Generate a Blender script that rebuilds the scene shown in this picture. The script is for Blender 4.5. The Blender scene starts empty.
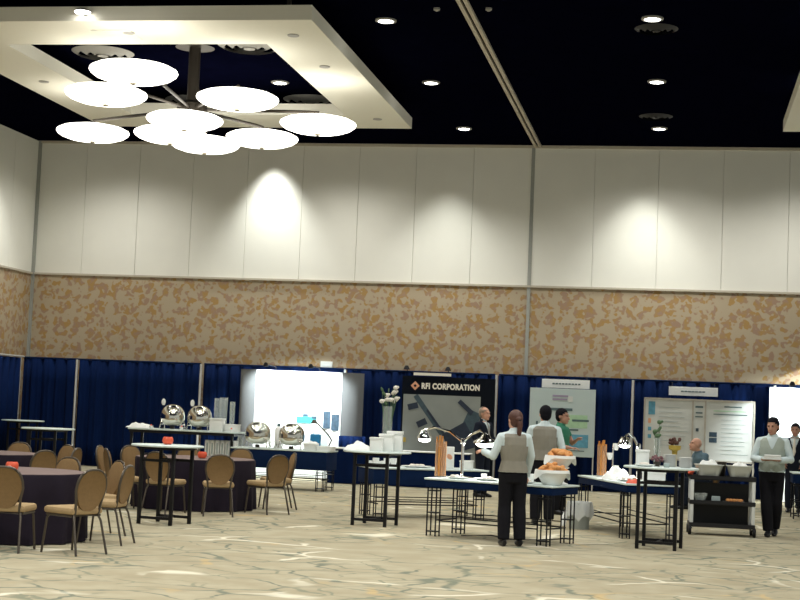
import bpy, bmesh, math, random
from mathutils import Vector, Matrix, noise as mnoise

random.seed(7)
SC = bpy.context.scene
COL = SC.collection
PI = math.pi
R = math.radians

# ------------------------------------------------------------------ camera
cam_d = bpy.data.cameras.new('camera')
cam = bpy.data.objects.new('camera', cam_d)
COL.objects.link(cam)
SC.camera = cam
cam_d.sensor_width = 36.0
cam_d.lens = 1538.2 / 800 * 36.0
cam_d.clip_end = 200
_yaw, _pitch, _roll = 0.1833, 0.0711, 0.0416
_f = Vector((-math.sin(_yaw) * math.cos(_pitch), math.cos(_yaw) * math.cos(_pitch), math.sin(_pitch)))
_r = Vector((math.cos(_yaw), math.sin(_yaw), 0))
_u = _r.cross(_f)
_r2 = math.cos(_roll) * _r + math.sin(_roll) * _u
_u2 = -math.sin(_roll) * _r + math.cos(_roll) * _u
cam.matrix_world = Matrix(((_r2.x, _u2.x, -_f.x, 0), (_r2.y, _u2.y, -_f.y, 0), (_r2.z, _u2.z, -_f.z, 1.6), (0, 0, 0, 1)))

# ------------------------------------------------------------------ world, exposure
world = bpy.data.worlds.new('hall_ambient')
SC.world = world
world.use_nodes = True
world.node_tree.nodes['Background'].inputs[0].default_value = (0.95, 1.0, 0.93, 1)
world.node_tree.nodes['Background'].inputs[1].default_value = 0.43
SC.view_settings.view_transform = 'Standard'
SC.view_settings.look = 'None'
SC.view_settings.gamma = 1.0
SC.view_settings.use_curve_mapping = False
SC.view_settings.exposure = 0.17
SC.cycles.use_denoising = True
SC.cycles.sample_clamp_indirect = 4.0

P_DOWN = 430.0      # watts per ceiling downlight
P_SAUCER = 3.5      # emission of the glass saucers
CEIL = 7.7


def spot(name, loc, target, power, angle, blend=0.6, radius=0.08, color=(1, 0.98, 0.915), parent=None):
    d = bpy.data.lights.new(name, 'SPOT')
    d.energy = power
    d.spot_size = R(angle)
    d.spot_blend = blend
    d.shadow_soft_size = radius
    d.color = color
    o = bpy.data.objects.new(name, d)
    COL.objects.link(o)
    o.location = loc
    o.rotation_euler = (Vector(target) - Vector(loc)).to_track_quat('-Z', 'Y').to_euler()
    if parent:
        o.parent = parent
    return o


# ------------------------------------------------------------------ materials
def mat(name, color, rough=0.6, metal=0.0, var=0.08, scale=12.0, spec=0.4, emit=0.0, alpha=1.0, sheen=0.0):
    m = bpy.data.materials.new(name)
    m.use_nodes = True
    nt = m.node_tree
    b = nt.nodes['Principled BSDF']
    tc = nt.nodes.new('ShaderNodeTexCoord')
    n = nt.nodes.new('ShaderNodeTexNoise')
    n.inputs['Scale'].default_value = scale
    n.inputs['Detail'].default_value = 3
    nt.links.new(tc.outputs['Object'], n.inputs['Vector'])
    mx = nt.nodes.new('ShaderNodeMix')
    mx.data_type = 'RGBA'
    c = Vector(color)
    mx.inputs[6].default_value = (*(c * (1 - var)), 1)
    mx.inputs[7].default_value = (*[min(1, v * (1 + var)) for v in c], 1)
    nt.links.new(n.outputs['Fac'], mx.inputs[0])
    nt.links.new(mx.outputs[2], b.inputs['Base Color'])
    b.inputs['Roughness'].default_value = rough
    b.inputs['Metallic'].default_value = metal
    b.inputs['Specular IOR Level'].default_value = spec
    if emit:
        nt.links.new(mx.outputs[2], b.inputs['Emission Color'])
        b.inputs['Emission Strength'].default_value = emit
    if alpha < 1:
        b.inputs['Alpha'].default_value = alpha
    return m


def glass_mat(name, color, alpha=0.3):
    m = bpy.data.materials.new(name)
    m.use_nodes = True
    nt = m.node_tree
    b = nt.nodes['Principled BSDF']
    b.inputs['Base Color'].default_value = (*color, 1)
    b.inputs['Roughness'].default_value = 0.06
    b.inputs['Specular IOR Level'].default_value = 0.8
    tc = nt.nodes.new('ShaderNodeTexCoord')
    n = nt.nodes.new('ShaderNodeTexNoise')
    n.inputs['Scale'].default_value = 9
    nt.links.new(tc.outputs['Object'], n.inputs['Vector'])
    lw = nt.nodes.new('ShaderNodeLayerWeight')
    lw.inputs['Blend'].default_value = 0.35
    ma = nt.nodes.new('ShaderNodeMath')
    ma.operation = 'MULTIPLY_ADD'
    ma.inputs[1].default_value = 0.26
    ma.inputs[2].default_value = alpha * 0.4
    nt.links.new(lw.outputs['Facing'], ma.inputs[0])
    m2 = nt.nodes.new('ShaderNodeMath')
    m2.operation = 'MULTIPLY_ADD'
    m2.inputs[1].default_value = 0.1
    nt.links.new(n.outputs['Fac'], m2.inputs[0])
    nt.links.new(ma.outputs[0], m2.inputs[2])
    nt.links.new(m2.outputs[0], b.inputs['Alpha'])
    return m


M = {}
M['ceiling'] = mat('ceiling_black', (0.0012, 0.0014, 0.006), 0.95, var=0.4, scale=3, spec=0.0)
M['panel'] = mat('wall_panel_fabric', (0.80, 0.79, 0.72), 0.85, var=0.03, scale=2, spec=0.2)
M['groove'] = mat('wall_groove', (0.78, 0.76, 0.70), 0.8)
M['seam'] = mat('wall_seam_grey', (0.33, 0.34, 0.31), 0.6)
M['trim'] = mat('wall_trim_beige', (0.50, 0.45, 0.36), 0.6)
M['soffit'] = mat('soffit_white', (0.80, 0.78, 0.68), 0.8, var=0.02)
M['grille'] = mat('grille_grey', (0.34, 0.33, 0.30), 0.5)
M['dark_grille'] = mat('dark_grille', (0.02, 0.02, 0.022), 0.6)
M['saucer'] = mat('saucer_glass', (1.0, 0.96, 0.86), 0.3, var=0.01, emit=P_SAUCER)
M['lamp_lens'] = mat('lamp_lens', (1.0, 0.98, 0.93), 0.3, var=0.01, emit=14)
M['bronze'] = mat('dark_bronze', (0.06, 0.05, 0.04), 0.4, 0.6)
M['tan'] = mat('chair_tan_cloth', (0.215, 0.135, 0.062), 0.85, var=0.18, scale=40, spec=0.15)
M['tan_seat'] = mat('chair_seat_cloth', (0.38, 0.27, 0.145), 0.85, var=0.15, scale=40, spec=0.15)
M['chair_metal'] = mat('chair_metal', (0.10, 0.085, 0.07), 0.35, 0.7)
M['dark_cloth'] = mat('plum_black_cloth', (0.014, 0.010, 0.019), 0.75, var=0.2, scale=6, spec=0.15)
M['lit_mauve_cloth'] = mat('lit_mauve_top', (0.18, 0.13, 0.12), 0.75, var=0.12, scale=5, spec=0.2)  # tablecloth colour lightened: downlight on the table tops put into it
M['white'] = mat('white_linen', (0.82, 0.84, 0.82), 0.7, var=0.04)
M['white_top'] = mat('white_table_top', (0.66, 0.76, 0.74), 0.35, var=0.04)
M['china'] = mat('white_china', (0.86, 0.87, 0.86), 0.25, var=0.02, spec=0.5)
M['black_metal'] = mat('black_metal', (0.010, 0.010, 0.012), 0.5, 0.3, spec=0.3)
M['skirt'] = mat('navy_table_skirt', (0.003, 0.014, 0.055), 0.8, var=0.2, spec=0.1)
M['steel'] = mat('polished_steel', (0.72, 0.69, 0.62), 0.12, 1.0, var=0.03)
M['chrome'] = mat('chrome', (0.85, 0.85, 0.83), 0.08, 1.0, var=0.02)
M['red'] = mat('red_glass', (0.75, 0.11, 0.05), 0.35, var=0.15)
M['bread'] = mat('baked_crust', (0.62, 0.28, 0.09), 0.7, var=0.35, scale=30)
M['stick'] = mat('breadstick_crust', (0.52, 0.21, 0.04), 0.6, var=0.3, scale=25)
M['glass'] = glass_mat('clear_glass', (0.75, 0.82, 0.80), 0.28)
M['tub'] = glass_mat('frosted_tub', (0.60, 0.62, 0.56), 2.2)
M['jar_glass'] = glass_mat('jar_glass', (0.75, 0.70, 0.60), 0.06)
M['tool_grey'] = mat('tool_grey', (0.045, 0.075, 0.095), 0.6, var=.4)
M['tool_dark'] = mat('tool_dark', (0.018, 0.028, 0.05), 0.6, var=.5)
M['banner_back'] = mat('banner_back', (0.24, 0.26, 0.245), 0.6, var=.2, scale=2)
M['green'] = mat('leaf_green', (0.07, 0.13, 0.06), 0.6, var=0.4, scale=20)
M['petal'] = mat('white_petal', (0.70, 0.66, 0.60), 0.7, var=0.1)
M['skin'] = mat('skin_light', (0.62, 0.34, 0.24), 0.55, var=0.06)
M['skin2'] = mat('skin_tan', (0.47, 0.25, 0.17), 0.55, var=0.06)
M['shirt'] = mat('white_shirt', (0.62, 0.72, 0.74), 0.8, var=0.05)
M['vest'] = mat('grey_vest', (0.25, 0.235, 0.195), 0.8, var=0.08)
M['vest_green'] = mat('sage_vest', (0.37, 0.42, 0.37), 0.8, var=0.08)
M['black_cloth'] = mat('black_trousers', (0.008, 0.008, 0.011), 0.85, var=0.3, spec=0.15)
M['suit'] = mat('navy_black_suit', (0.010, 0.014, 0.026), 0.8, var=0.3, spec=0.15)
M['shoe'] = mat('black_shoe', (0.008, 0.008, 0.010), 0.35)
M['hair_dark'] = mat('dark_hair', (0.006, 0.006, 0.009), 0.8, var=0.4, scale=50, spec=0.15)
M['hair_brown'] = mat('brown_hair', (0.085, 0.035, 0.025), 0.55, var=0.4, scale=50)
M['hair_grey'] = mat('grey_hair', (0.30, 0.24, 0.19), 0.7, var=0.3, scale=50)
M['polo'] = mat('green_polo', (0.035, 0.20, 0.12), 0.8, var=0.1)
M['bluegrey'] = mat('bluegrey_shirt', (0.10, 0.17, 0.22), 0.8, var=0.15)
M['tie'] = mat('grey_tie', (0.33, 0.32, 0.30), 0.6)
M['eye'] = mat('eye_dark', (0.03, 0.02, 0.02), 0.2)
M['lip'] = mat('lip', (0.42, 0.16, 0.13), 0.5)
M['pole'] = mat('pole_aluminium', (0.62, 0.62, 0.60), 0.4, 0.3)
M['display_white'] = mat('display_white', (0.85, 0.88, 0.88), 0.6, var=0.02)
M['display_grey'] = mat('display_grey_carpet', (0.14, 0.145, 0.15), 0.9, var=0.05)
M['cyan'] = mat('print_cyan', (0.04, 0.36, 0.38), 0.6)
M['print_dark'] = mat('print_dark', (0.035, 0.065, 0.10), 0.6, var=0.8, scale=14)
M['print_grey'] = mat('print_grey', (0.35, 0.42, 0.42), 0.6)
M['print_blue'] = mat('print_blue', (0.10, 0.30, 0.42), 0.6, var=0.5, scale=12)
M['print_green'] = mat('print_green', (0.36, 0.55, 0.36), 0.6, var=0.2)
M['print_mauve'] = mat('print_mauve', (0.30, 0.25, 0.36), 0.6)
M['ink'] = mat('ink_dark', (0.08, 0.13, 0.14), 0.7)
M['black_print'] = mat('print_black', (0.006, 0.008, 0.013), 0.85, spec=0.05)
M['banner_text'] = mat('banner_cream', (0.80, 0.76, 0.66), 0.6)
M['logo'] = mat('logo_orange', (0.72, 0.36, 0.22), 0.6)
M['poster'] = mat('poster_paper', (0.47, 0.56, 0.56), 0.5, var=0.05, scale=2)
M['board'] = mat('board_paper', (0.60, 0.62, 0.60), 0.6, var=0.03)
M['board_frame'] = mat('board_frame', (0.42, 0.39, 0.34), 0.5)
M['bin'] = mat('bin_grey', (0.34, 0.37, 0.35), 0.5)
M['liner'] = glass_mat('bin_liner', (0.85, 0.88, 0.87), 1.3)
M['blue_plastic'] = mat('blue_plastic', (0.02, 0.22, 0.48), 0.4)
M['cart'] = mat('cart_black_plastic', (0.008, 0.008, 0.010), 0.5)
M['cart_post'] = mat('cart_white_post', (0.70, 0.72, 0.70), 0.4)
M['purple'] = mat('purple_flower', (0.17, 0.08, 0.09), 0.7, var=0.3, scale=30)
M['amber'] = mat('amber_print', (0.42, 0.30, 0.05), 0.6)
M['cable'] = mat('black_cable', (0.01, 0.01, 0.01), 0.6)


def carpet():
    m = bpy.data.materials.new('carpet')
    m.use_nodes = True
    nt = m.node_tree
    L = nt.links.new
    b = nt.nodes['Principled BSDF']
    b.inputs['Roughness'].default_value = 0.95
    b.inputs['Specular IOR Level'].default_value = 0.1
    tc = nt.nodes.new('ShaderNodeTexCoord')

    def mapping(sx, sy, off=0, rot=0.0):
        mp = nt.nodes.new('ShaderNodeMapping')
        mp.inputs['Scale'].default_value = (sx, sy, 1)
        mp.inputs['Location'].default_value = (off, off * .7, 0)
        mp.inputs['Rotation'].default_value = (0, 0, rot)
        L(tc.outputs['Object'], mp.inputs[0])
        return mp.outputs[0]

    def noise(vec, s, d=2, dist=0.0):
        n = nt.nodes.new('ShaderNodeTexNoise')
        n.inputs['Scale'].default_value = s
        n.inputs['Detail'].default_value = d
        n.inputs['Distortion'].default_value = dist
        L(vec, n.inputs['Vector'])
        return n

    def mth(op, a, c=None):
        k = nt.nodes.new('ShaderNodeMath')
        k.operation = op
        for i, v in enumerate((a, c)):
            if v is None:
                continue
            if isinstance(v, (int, float)):
                k.inputs[i].default_value = v
            else:
                L(v, k.inputs[i])
        return k.outputs[0]

    def ramp(fac, lo, hi):
        mr = nt.nodes.new('ShaderNodeMapRange')
        mr.inputs['From Min'].default_value = lo
        mr.inputs['From Max'].default_value = hi
        L(fac, mr.inputs['Value'])
        return mr.outputs[0]

    def mix(fac, a, c):
        mx = nt.nodes.new('ShaderNodeMix')
        mx.data_type = 'RGBA'
        L(fac, mx.inputs[0])
        for i, v in ((6, a), (7, c)):
            if isinstance(v, tuple):
                mx.inputs[i].default_value = (*v, 1)
            else:
                L(v, mx.inputs[i])
        return mx.outputs[2]

    def lines(off, sx, sy, warp, width, mask_scale, mask_lo, rot):
        vec = mapping(sx, sy, off, rot)
        n = noise(vec, 1.3, 3)
        vm = nt.nodes.new('ShaderNodeVectorMath')
        vm.operation = 'MULTIPLY_ADD'
        vm.inputs[1].default_value = (warp, warp, 0)
        L(n.outputs['Color'], vm.inputs[0])
        L(vec, vm.inputs[2])
        v = nt.nodes.new('ShaderNodeTexVoronoi')
        v.feature = 'DISTANCE_TO_EDGE'
        v.inputs['Scale'].default_value = 1.0
        L(vm.outputs[0], v.inputs['Vector'])
        ln = ramp(v.outputs['Distance'], width, width * 0.4)
        mk = noise(mapping(1, 1, off + 3), mask_scale, 2)
        return mth('MULTIPLY', ln, ramp(mk.outputs['Fac'], mask_lo, mask_lo + .08))

    base = mix(ramp(noise(mapping(.5, .5), 0.7, 3).outputs['Fac'], .3, .7), (0.315, 0.277, 0.19), (0.405, 0.365, 0.26))
    mott = ramp(noise(mapping(1.2, 1.2), 2.2, 4).outputs['Fac'], .42, .66)
    base = mix(mth('MULTIPLY', mott, .55), base, (0.455, 0.42, 0.31))
    fine = noise(mapping(1, 1), 60, 2)
    base = mix(mth('MULTIPLY', fine.outputs['Fac'], .25), base, (0.30, 0.25, 0.15))
    c = mix(mth('MULTIPLY', lines(17, 1.0, 1.3, .7, .030, .75, .43, .3), .9), base, (0.15, 0.17, 0.13))
    c = mix(mth('MULTIPLY', lines(7.3, 1.5, 2.0, .6, .030, 1.0, .46, -.4), .85), c, (0.20, 0.21, 0.15))
    c = mix(mth('MULTIPLY', lines(23, .7, .85, .6, .034, .8, .53, .1), .65), c, (0.80, 0.76, 0.62))
    c = mix(mth('MULTIPLY', lines(31, .7, .6, .8, .028, 1.0, .56, .8), .5), c, (0.55, 0.38, 0.16))
    L(c, b.inputs['Base Color'])
    return m


def wallpaper():
    m = bpy.data.materials.new('wallpaper_motif')
    m.use_nodes = True
    nt = m.node_tree
    L = nt.links.new
    b = nt.nodes['Principled BSDF']
    b.inputs['Roughness'].default_value = 0.7
    b.inputs['Specular IOR Level'].default_value = 0.25
    tc = nt.nodes.new('ShaderNodeTexCoord')
    sp = nt.nodes.new('ShaderNodeSeparateXYZ')
    L(tc.outputs['Object'], sp.inputs[0])
    ad = nt.nodes.new('ShaderNodeMath')
    L(sp.outputs[0], ad.inputs[0])
    L(sp.outputs[1], ad.inputs[1])
    cb = nt.nodes.new('ShaderNodeCombineXYZ')
    L(ad.outputs[0], cb.inputs[0])
    L(sp.outputs[2], cb.inputs[1])
    nw = nt.nodes.new('ShaderNodeTexNoise')
    nw.inputs['Scale'].default_value = 5.2
    nw.inputs['Detail'].default_value = 1.5
    L(cb.outputs[0], nw.inputs['Vector'])
    vm = nt.nodes.new('ShaderNodeVectorMath')
    vm.operation = 'MULTIPLY_ADD'
    vm.inputs[1].default_value = (0.62, 0.62, 0)
    L(nw.outputs['Color'], vm.inputs[0])
    L(cb.outputs[0], vm.inputs[2])
    vo = nt.nodes.new('ShaderNodeTexVoronoi')
    vo.voronoi_dimensions = '2D'
    vo.inputs['Scale'].default_value = 3.3
    vo.inputs['Randomness'].default_value = 0.45
    L(vm.outputs[0], vo.inputs['Vector'])
    n = nt.nodes.new('ShaderNodeTexNoise')
    n.inputs['Scale'].default_value = 9.0
    n.inputs['Detail'].default_value = 1.0
    L(cb.outputs[0], n.inputs['Vector'])
    s = nt.nodes.new('ShaderNodeMath')
    s.operation = 'MULTIPLY_ADD'
    s.inputs[1].default_value = -0.75
    L(n.outputs['Fac'], s.inputs[0])
    L(vo.outputs['Distance'], s.inputs[2])
    mr = nt.nodes.new('ShaderNodeMapRange')
    mr.inputs['From Min'].default_value = 0.03
    mr.inputs['From Max'].default_value = -0.05
    L(s.outputs[0], mr.inputs['Value'])
    n2 = nt.nodes.new('ShaderNodeTexNoise')
    n2.inputs['Scale'].default_value = 5.5
    L(tc.outputs['Object'], n2.inputs['Vector'])
    r2 = nt.nodes.new('ShaderNodeMapRange')
    r2.inputs['From Min'].default_value = 0.42
    r2.inputs['From Max'].default_value = 0.58
    L(n2.outputs['Fac'], r2.inputs['Value'])
    mot = nt.nodes.new('ShaderNodeMix')
    mot.data_type = 'RGBA'
    mot.inputs[6].default_value = (0.335, 0.225, 0.155, 1)
    mot.inputs[7].default_value = (0.375, 0.235, 0.085, 1)
    L(r2.outputs[0], mot.inputs[0])
    mx = nt.nodes.new('ShaderNodeMix')
    mx.data_type = 'RGBA'
    mx.inputs[6].default_value = (0.42, 0.345, 0.24, 1)
    L(mot.outputs[2], mx.inputs[7])
    L(mr.outputs[0], mx.inputs[0])
    L(mx.outputs[2], b.inputs['Base Color'])
    return m


def drape_mat():
    m = bpy.data.materials.new('navy_drape')
    m.use_nodes = True
    nt = m.node_tree
    L = nt.links.new
    b = nt.nodes['Principled BSDF']
    b.inputs['Roughness'].default_value = 0.9
    b.inputs['Specular IOR Level'].default_value = 0.1
    tc = nt.nodes.new('ShaderNodeTexCoord')
    mp = nt.nodes.new('ShaderNodeMapping')
    mp.inputs['Scale'].default_value = (1, 1, 0.25)
    L(tc.outputs['Object'], mp.inputs[0])
    n = nt.nodes.new('ShaderNodeTexNoise')
    n.inputs['Scale'].default_value = 5
    n.inputs['Detail'].default_value = 4
    L(mp.outputs[0], n.inputs['Vector'])
    mx = nt.nodes.new('ShaderNodeMix')
    mx.data_type = 'RGBA'
    mx.inputs[6].default_value = (0.0008, 0.006, 0.033, 1)
    mx.inputs[7].default_value = (0.0015, 0.0125, 0.068, 1)
    L(n.outputs['Fac'], mx.inputs[0])
    L(mx.outputs[2], b.inputs['Base Color'])
    return m


M['carpet'] = carpet()
M['wallpaper'] = wallpaper()
M['drape'] = drape_mat()


# ------------------------------------------------------------------ mesh helpers
class MB:
    def __init__(self):
        self.bm = bmesh.new()

    def box(self, c, s, rot=0.0, bevel=0.0, rx=0.0, ry=0.0):
        mt = Matrix.Translation(c) @ Matrix.Rotation(rot, 4, 'Z') @ Matrix.Rotation(ry, 4, 'Y') @ Matrix.Rotation(rx, 4, 'X') @ Matrix.Diagonal((s[0], s[1], s[2], 1))
        r = bmesh.ops.create_cube(self.bm, size=1, matrix=mt)
        if bevel:
            es = list({e for v in r['verts'] for e in v.link_edges})
            bmesh.ops.bevel(self.bm, geom=es, offset=bevel, segments=2, affect='EDGES', profile=0.5)
        return self

    def lathe(self, prof, c=(0, 0, 0), seg=24, cap=True, sx=1.0, sy=1.0, mt=None):
        rings = []
        for (r, z) in prof:
            ring = []
            for i in range(seg):
                a = 2 * PI * i / seg
                v = Vector((r * math.cos(a) * sx, r * math.sin(a) * sy, z))
                if mt:
                    v = mt @ v
                ring.append(self.bm.verts.new(v + Vector(c)))
            rings.append(ring)
        for A, B in zip(rings, rings[1:]):
            for i in range(seg):
                j = (i + 1) % seg
                self.bm.faces.new((A[i], A[j], B[j], B[i]))
        if cap:
            self.bm.faces.new(list(reversed(rings[0])))
            self.bm.faces.new(rings[-1])
        return self

    def rings(self, rings, cap=True):
        rs = [[self.bm.verts.new(v) for v in ring] for ring in rings]
        n = len(rs[0])
        for A, B in zip(rs, rs[1:]):
            for i in range(n):
                j = (i + 1) % n
                self.bm.faces.new((A[i], A[j], B[j], B[i]))
        if cap:
            self.bm.faces.new(list(reversed(rs[0])))
            self.bm.faces.new(rs[-1])
        return self

    def loft(self, pts, rad, side=None, seg=10, cap=True):
        """elliptical sections: rad entries (rx, ry) with rx along side"""
        pts = [Vector(p) for p in pts]
        rings = []
        for i, p in enumerate(pts):
            t = (pts[min(i + 1, len(pts) - 1)] - pts[max(i - 1, 0)]).normalized()
            s = Vector(side) if side else (Vector((1, 0, 0)) if abs(t.x) < .8 else Vector((0, 1, 0)))
            s = (s - t * s.dot(t)).normalized()
            u = t.cross(s)
            rr = rad[i]
            if not isinstance(rr, (tuple, list)):
                rr = (rr, rr)
            rings.append([p + s * rr[0] * math.cos(2 * PI * k / seg) + u * rr[1] * math.sin(2 * PI * k / seg) for k in range(seg)])
        return self.rings(rings, cap)

    def tube(self, pts, r, seg=8):
        return self.loft(pts, [r] * len(pts), seg=seg)

    def ell(self, c, r, seg=16, rg=10, rot=None):
        mt = Matrix.Translation(c) @ (rot.to_4x4() if rot else Matrix.Identity(4)) @ Matrix.Diagonal((*r, 1))
        bmesh.ops.create_uvsphere(self.bm, u_segments=seg, v_segments=rg, radius=1, matrix=mt)
        return self

    def build(self, name, m, parent=None, smooth=True, loc=None, rotz=0.0):
        bmesh.ops.recalc_face_normals(self.bm, faces=self.bm.faces)
        me = bpy.data.meshes.new(name)
        self.bm.to_mesh(me)
        self.bm.free()
        if smooth:
            for p in me.polygons:
                p.use_smooth = True
            try:
                me.set_sharp_from_angle(angle=R(38))
            except Exception:
                pass
        o = bpy.data.objects.new(name, me)
        me.materials.append(M[m])
        COL.objects.link(o)
        if parent:
            o.parent = parent
        if loc is not None:
            o.location = loc
        o.rotation_euler.z = rotz
        return o


def thing(name, label, cat, loc=(0, 0, 0), rotz=0.0, group=None):
    o = bpy.data.objects.new(name, None)
    o.empty_display_size = .1
    COL.objects.link(o)
    o.location = loc
    o.rotation_euler.z = rotz
    tag(o, label, cat, group)
    return o


def tag(o, label, cat, group=None):
    o['label'] = label
    o['category'] = cat
    if group:
        o['group'] = group
    return o


def struct(o):
    o['kind'] = 'structure'
    return o


def dup(root, loc, rotz=None, label=None, group=None):
    r = root.copy()
    COL.objects.link(r)
    r.location = loc
    if rotz is not None:
        r.rotation_euler.z = rotz
    if label:
        r['label'] = label
    if group:
        r['group'] = group
    for ch in list(root.children):
        c = ch.copy()
        COL.objects.link(c)
        c.parent = r
        for g in list(ch.children):
            d = g.copy()
            COL.objects.link(d)
            d.parent = c
    return r


# ================================================================== SETTING
WY, WX = 34.54, -15.39          # back wall plane, left wall plane
SPL = 4.49                      # height where wallpaper ends
WR = 9.0                        # right extent of what is built
struct(MB().box((-3.5, 19, -.1), (26.0, 44, .2)).build('floor', 'carpet', smooth=False))
struct(MB().box((-3.5, 19.0, CEIL + .1), (26.0, 44.0, .2)).build('ceiling', 'ceiling', smooth=False))
struct(MB().box(((WX + WR) / 2, WY + .16, CEIL / 2), (WR - WX, .2, CEIL)).build('wall_back', 'groove', smooth=False))
struct(MB().box((WX - .16, 22, CEIL / 2), (.2, 25.2, CEIL)).build('wall_left', 'groove', smooth=False))
struct(MB().box(((WX + WR) / 2, WY + .03, SPL / 2), (WR - WX, .06, SPL)).build('wall_back_lower', 'wallpaper', smooth=False))
struct(MB().box((WX - .03, 22, SPL / 2), (.06, 25.08, SPL)).build('wall_left_lower', 'wallpaper', smooth=False))
pb = MB()
xs = [-3.48 - 1.335 * k for k in range(0, 9)] + [WX]
for a, b_ in zip(xs, xs[1:]):
    w = a - b_ - .006
    pb.box(((a + b_) / 2, WY + .03, (SPL + CEIL) / 2), (w, .06, CEIL - SPL - .02), bevel=.006)
xs = [-3.48 + 1.42 * k for k in range(0, 10)]
for a, b_ in zip(xs, xs[1:]):
    pb.box(((a + b_) / 2, WY + .03, (SPL + CEIL) / 2), (b_ - a - .006, .06, CEIL - SPL - .02), bevel=.006)
struct(pb.build('wall_back_upper', 'panel', smooth=False))
pb = MB()
for k in range(18):
    y = WY - 1.335 * (k + .5)
    pb.box((WX - .03, y, (SPL + CEIL) / 2), (.06, 1.329, CEIL - SPL - .02), bevel=.006)
struct(pb.build('wall_left_upper', 'panel', smooth=False))
struct(MB().box((-3.46, WY - .012, CEIL / 2), (.075, .03, CEIL)).build('trim_1', 'seam', smooth=False))
struct(MB().box((WX + .03, WY - .03, CEIL / 2), (.07, .07, CEIL)).build('trim_2', 'seam', smooth=False))
struct(MB().box(((WX + WR) / 2, WY - .02, SPL), (WR - WX, .05, .045)).build('trim_3', 'trim', smooth=False))
struct(MB().box((WX + .02, 22, SPL), (.05, 25, .045)).build('trim_4', 'trim', smooth=False))
struct(MB().box(((WX + WR) / 2, WY - .03, CEIL - .03), (WR - WX, .06, .06)).build('trim_5', 'trim', smooth=False))
# track of the folding partition in the ceiling: two pale rails with a dark slot between
tr = MB()
tr.box((-3.415, 24.3, CEIL - .02), (.06, 20.4, .05))
tr.box((-3.31, 24.3, CEIL - .02), (.06, 20.4, .05))
struct(tr.build('trim_6', 'trim', smooth=False))


# ================================================================== CEILING FIXTURES
ring = MB().lathe([(.17, 0), (.17, -.02), (.125, -.03), (.12, -.005)], seg=24, cap=False)
down0 = thing('recessed_downlight', 'x', 'ceiling light', (0, 0, CEIL))
ring.build('trim_ring', 'grille', down0)
MB().lathe([(.125, -.004), (.125, -.022), (.06, -.03)], seg=24).build('lens', 'lamp_lens', down0)
dl = [(-4.74, 23.35, 'round downlight nearest the camera left of the ceiling track'),
      (-4.75, 27.86, 'middle of three round downlights left of the ceiling track'),
      (-4.77, 32.44, 'round downlight near back wall just left of the ceiling track'),
      (-0.60, 23.32, 'round downlight nearest the camera right of the ceiling track'),
      (-0.60, 27.74, 'middle of three round downlights right of the ceiling track'),
      (-0.62, 32.27, 'round downlight near back wall right of the ceiling track'),
      (-7.66, 27.89, 'small downlight seen inside the opening of the square ceiling frame')]
for i, (x, y, lab) in enumerate(dl):
    if i == 0:
        o = down0
        o.location = (x, y, CEIL)
        o['label'] = lab
        o['group'] = 'round downlights in the black ceiling'
    else:
        o = dup(down0, (x, y, CEIL), 0, lab, 'round downlights in the black ceiling')
# light of the downlight grid over the hall (the rows toward the camera are out of frame)
for x in (-13.0, -7.66, -4.75, -0.6, 2.6):
    for y in (5.3, 9.8, 14.3, 18.8, 23.33, 27.83, 32.4):
        zz = CEIL - .06
        if x == -7.66 and 21 < y < 31:
            continue
        spot('downlight_lamp', (x, y, zz), (x, y, 0), P_DOWN * (1.0 if y > 15 else 1.25), (122 if x == -4.75 else 144), 1.0, .1)
spot('wall_washer_lamp', (-9.5, WY - .52, CEIL - .07), (-9.5, WY - .42, 3.9), 640, 80, 1.0, .16, (.98, 1, .95))
spot('wall_washer_lamp', (-0.95, WY - .95, CEIL - .07), (-0.95, WY - .75, 4.0), 360, 80, 1.0, .14, (.98, 1, .94))
spot('wall_washer_lamp', (-5.35, WY - .95, CEIL - .07), (-5.35, WY - .75, 4.0), 260, 80, 1.0, .14, (.98, 1, .94))
spot('wall_washer_lamp', (WX + .95, 31.9, CEIL - .07), (WX + .75, 31.9, 4.0), 380, 80, 1.0, .14, (.98, 1, .94))

# square dropped frame with chandelier; the second one, right of the picture, is its copy
FZ0, FZ1 = 7.2, 7.42
FX0, FX1, FY0, FY1 = -11.96, -5.45, 21.40, 29.90
IX0, IX1, IY0, IY1 = -10.85, -6.52, 22.86, 28.55
fo = Vector(((FX0 + FX1) / 2, (FY0 + FY1) / 2, 0))
frame = thing('ceiling_frame', 'large white square dropped ceiling frame around the saucer chandelier', 'ceiling frame', (fo.x, fo.y, FZ0), 0, 'dropped square ceiling frames')
fb = MB()
H = FZ1 - FZ0
def fbox(x0, x1, y0, y1):
    fb.box(((x0 + x1) / 2 - fo.x, (y0 + y1) / 2 - fo.y, H / 2), (x1 - x0, y1 - y0, H))
fbox(FX0, FX1, FY0, IY0)
fbox(FX0, FX1, IY1, FY1)
fbox(FX0, IX0, IY0, IY1)
fbox(IX1, FX1, IY0, IY1)
fb.build('soffit', 'soffit', frame, smooth=False)
hb = MB()
for sx in (-1, 1):
    for sy in (-1, 1):
        hb.box((sx * 2.75, sy * 3.65, H + (CEIL - FZ1) / 2 - .002), (.06, .06, CEIL - FZ1 - .004))
hb.build('hanger', 'bronze', frame)
for (x, y) in ((-5.95, 22.3), (-5.95, 24.4), (-5.95, 28.9), (-11.4, 22.9), (-11.4, 25.6), (-8.5, 22.1)):
    MB().lathe([(.09, -.001), (.09, -.015), (.05, -.02)], (x - fo.x, y - fo.y, 0), 16).build('sprinkler_cap', 'grille', frame)
hp = MB().box((-8.75 - fo.x, 22.25 - fo.y, -.006), (.62, .62, .012), bevel=.004)
hp.build('access_panel', 'panel', frame)
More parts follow.
